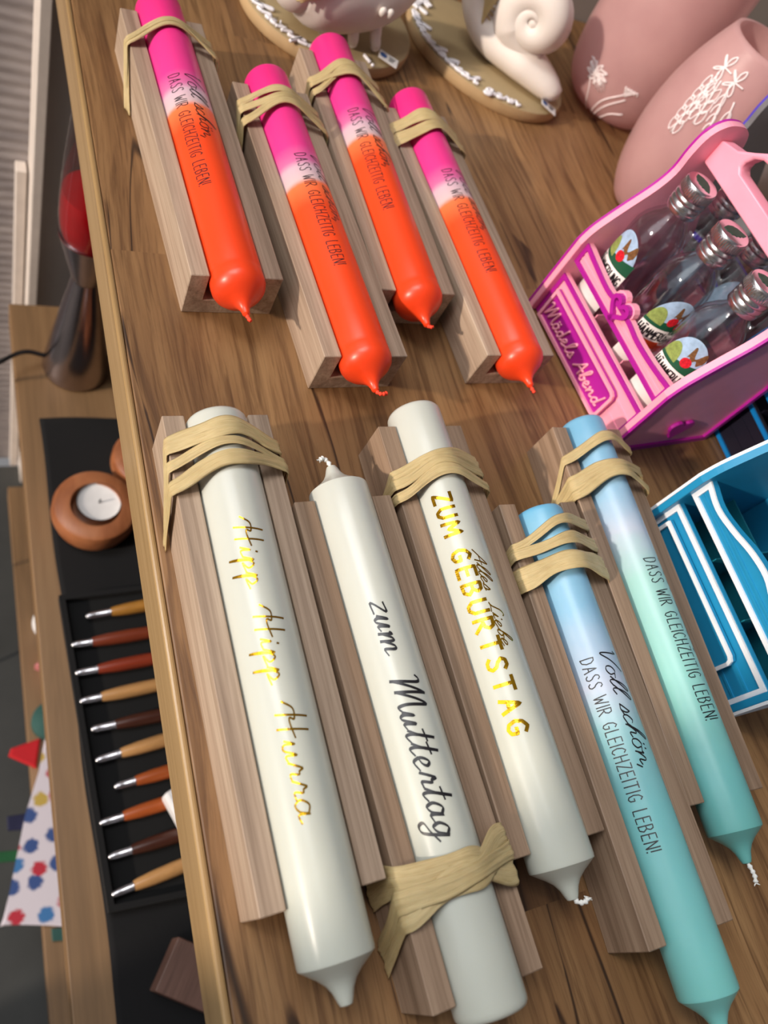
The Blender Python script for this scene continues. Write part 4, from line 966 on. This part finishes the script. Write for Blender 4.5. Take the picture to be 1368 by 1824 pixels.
# things on the bottom shelf
LZ = -.70
bm = B(); ellipsoid(bm, (0, 0, .016), (.012, .017, .016)); tag(mesh_obj('white_pebble', bm, 'card', loc=(.008, .398, LZ), smooth=True), 'blurred small white object at the bottom shelf edge', 'ornament')
pinkm = plain('pink_felt', srgb(214, 130, 132), 0.8); greenm = plain('green_felt', srgb(44, 84, 78), 0.8); redm = plain('red_fabric', srgb(200, 8, 24), 0.7); navym = plain('navy_fabric', srgb(24, 26, 60), 0.8); grm = plain('green_strap', srgb(20, 84, 44), 0.8)
bm = prism(B(), [(0, 0), (.034, .024), (.034, -.020)], 0, .022, bev=.003); tag(mesh_obj('pink_wedge', bm, pinkm, loc=(-.005, .346, LZ)), 'blurred pink felt triangle on the bottom shelf', 'ornament')
bm = lathe(B(), [(0, 0), (.020, 0), (.022, .004), (.022, .016), (.020, .020), (0, .020)], 40); tag(mesh_obj('green_disc', bm, greenm, loc=(.0085, .279, LZ), smooth=True), 'blurred dark green round piece on the bottom shelf', 'ornament')
def cars():
    m = NT('car_print_cotton'); v = m.coords((1, 1, 1)); vo = m.n('ShaderNodeTexVoronoi', Scale=42.0, Randomness=0.6); m.l(v, vo.inputs['Vector'])
    vo.voronoi_dimensions = '2D'
    n = m.noise(m.coords((1, 1, 1)), 260, 2); a = m.n('ShaderNodeMath', operation='MULTIPLY_ADD'); m.l(n, a.inputs[0]); a.inputs[1].default_value = .3; m.l(vo.outputs['Distance'], a.inputs[2])
    mask = m.ramp(a.outputs[0], [(.42, (1, 1, 1, 1)), (.52, (0, 0, 0, 1))])
    sp = m.n('ShaderNodeSeparateColor'); m.l(vo.outputs['Color'], sp.inputs[0])
    r = m.n('ShaderNodeValToRGB'); r.color_ramp.interpolation = 'CONSTANT'; e = r.color_ramp.elements
    for p_, c_ in ((.3, srgb(190, 50, 66)), (.55, srgb(66, 120, 176)), (.78, srgb(196, 166, 80))): el = e.new(p_); el.color = c_
    e[0].color = srgb(60, 84, 140); m.l(sp.outputs[0], r.inputs[0]); m.base(m.mix(srgb(222, 212, 220), r.outputs[0], mask)); m.b.inputs['Roughness'].default_value = .9
    return m.m
MT['cars'] = cars()
fb = thing('fabric_bag', 'white cotton bag printed with small coloured cars, hanging over the bottom shelf front', 'bag', (0, 0, LZ + .0006))
pl = [(.02, .30), (.0034, .2731), (-.0094, .2243), (-.027, .1792), (-.0461, .0985), (-.0581, .0749), (-.0433, .0762), (.0037, .0583), (.03, .055), (.05, .17)]
bm = B(); prism(bm, pl, 0, .010, bev=.003); mesh_obj('cotton_panel', bm, 'cars', fb)
mesh_obj('red_loop', prism(B(), [(-.005, .262), (-.036, .256), (-.0395, .248), (-.012, .229)], -.001, .006, bev=.002), redm, fb)
mesh_obj('navy_tab', prism(B(), [(-.022, .182), (-.045, .183), (-.045, .168), (-.027, .165)], -.001, .006, bev=.0015), navym, fb)
mesh_obj('green_strap', prism(B(), [(-.036, .146), (-.080, .152), (-.080, .141), (-.036, .135)], -.001, .004, bev=.001), grm, fb)
mesh_obj('green_hem', prism(B(), [(-.010, .0605), (.03, .052), (.03, .040), (-.010, .048)], 0, .006, bev=.001), greenm, fb)
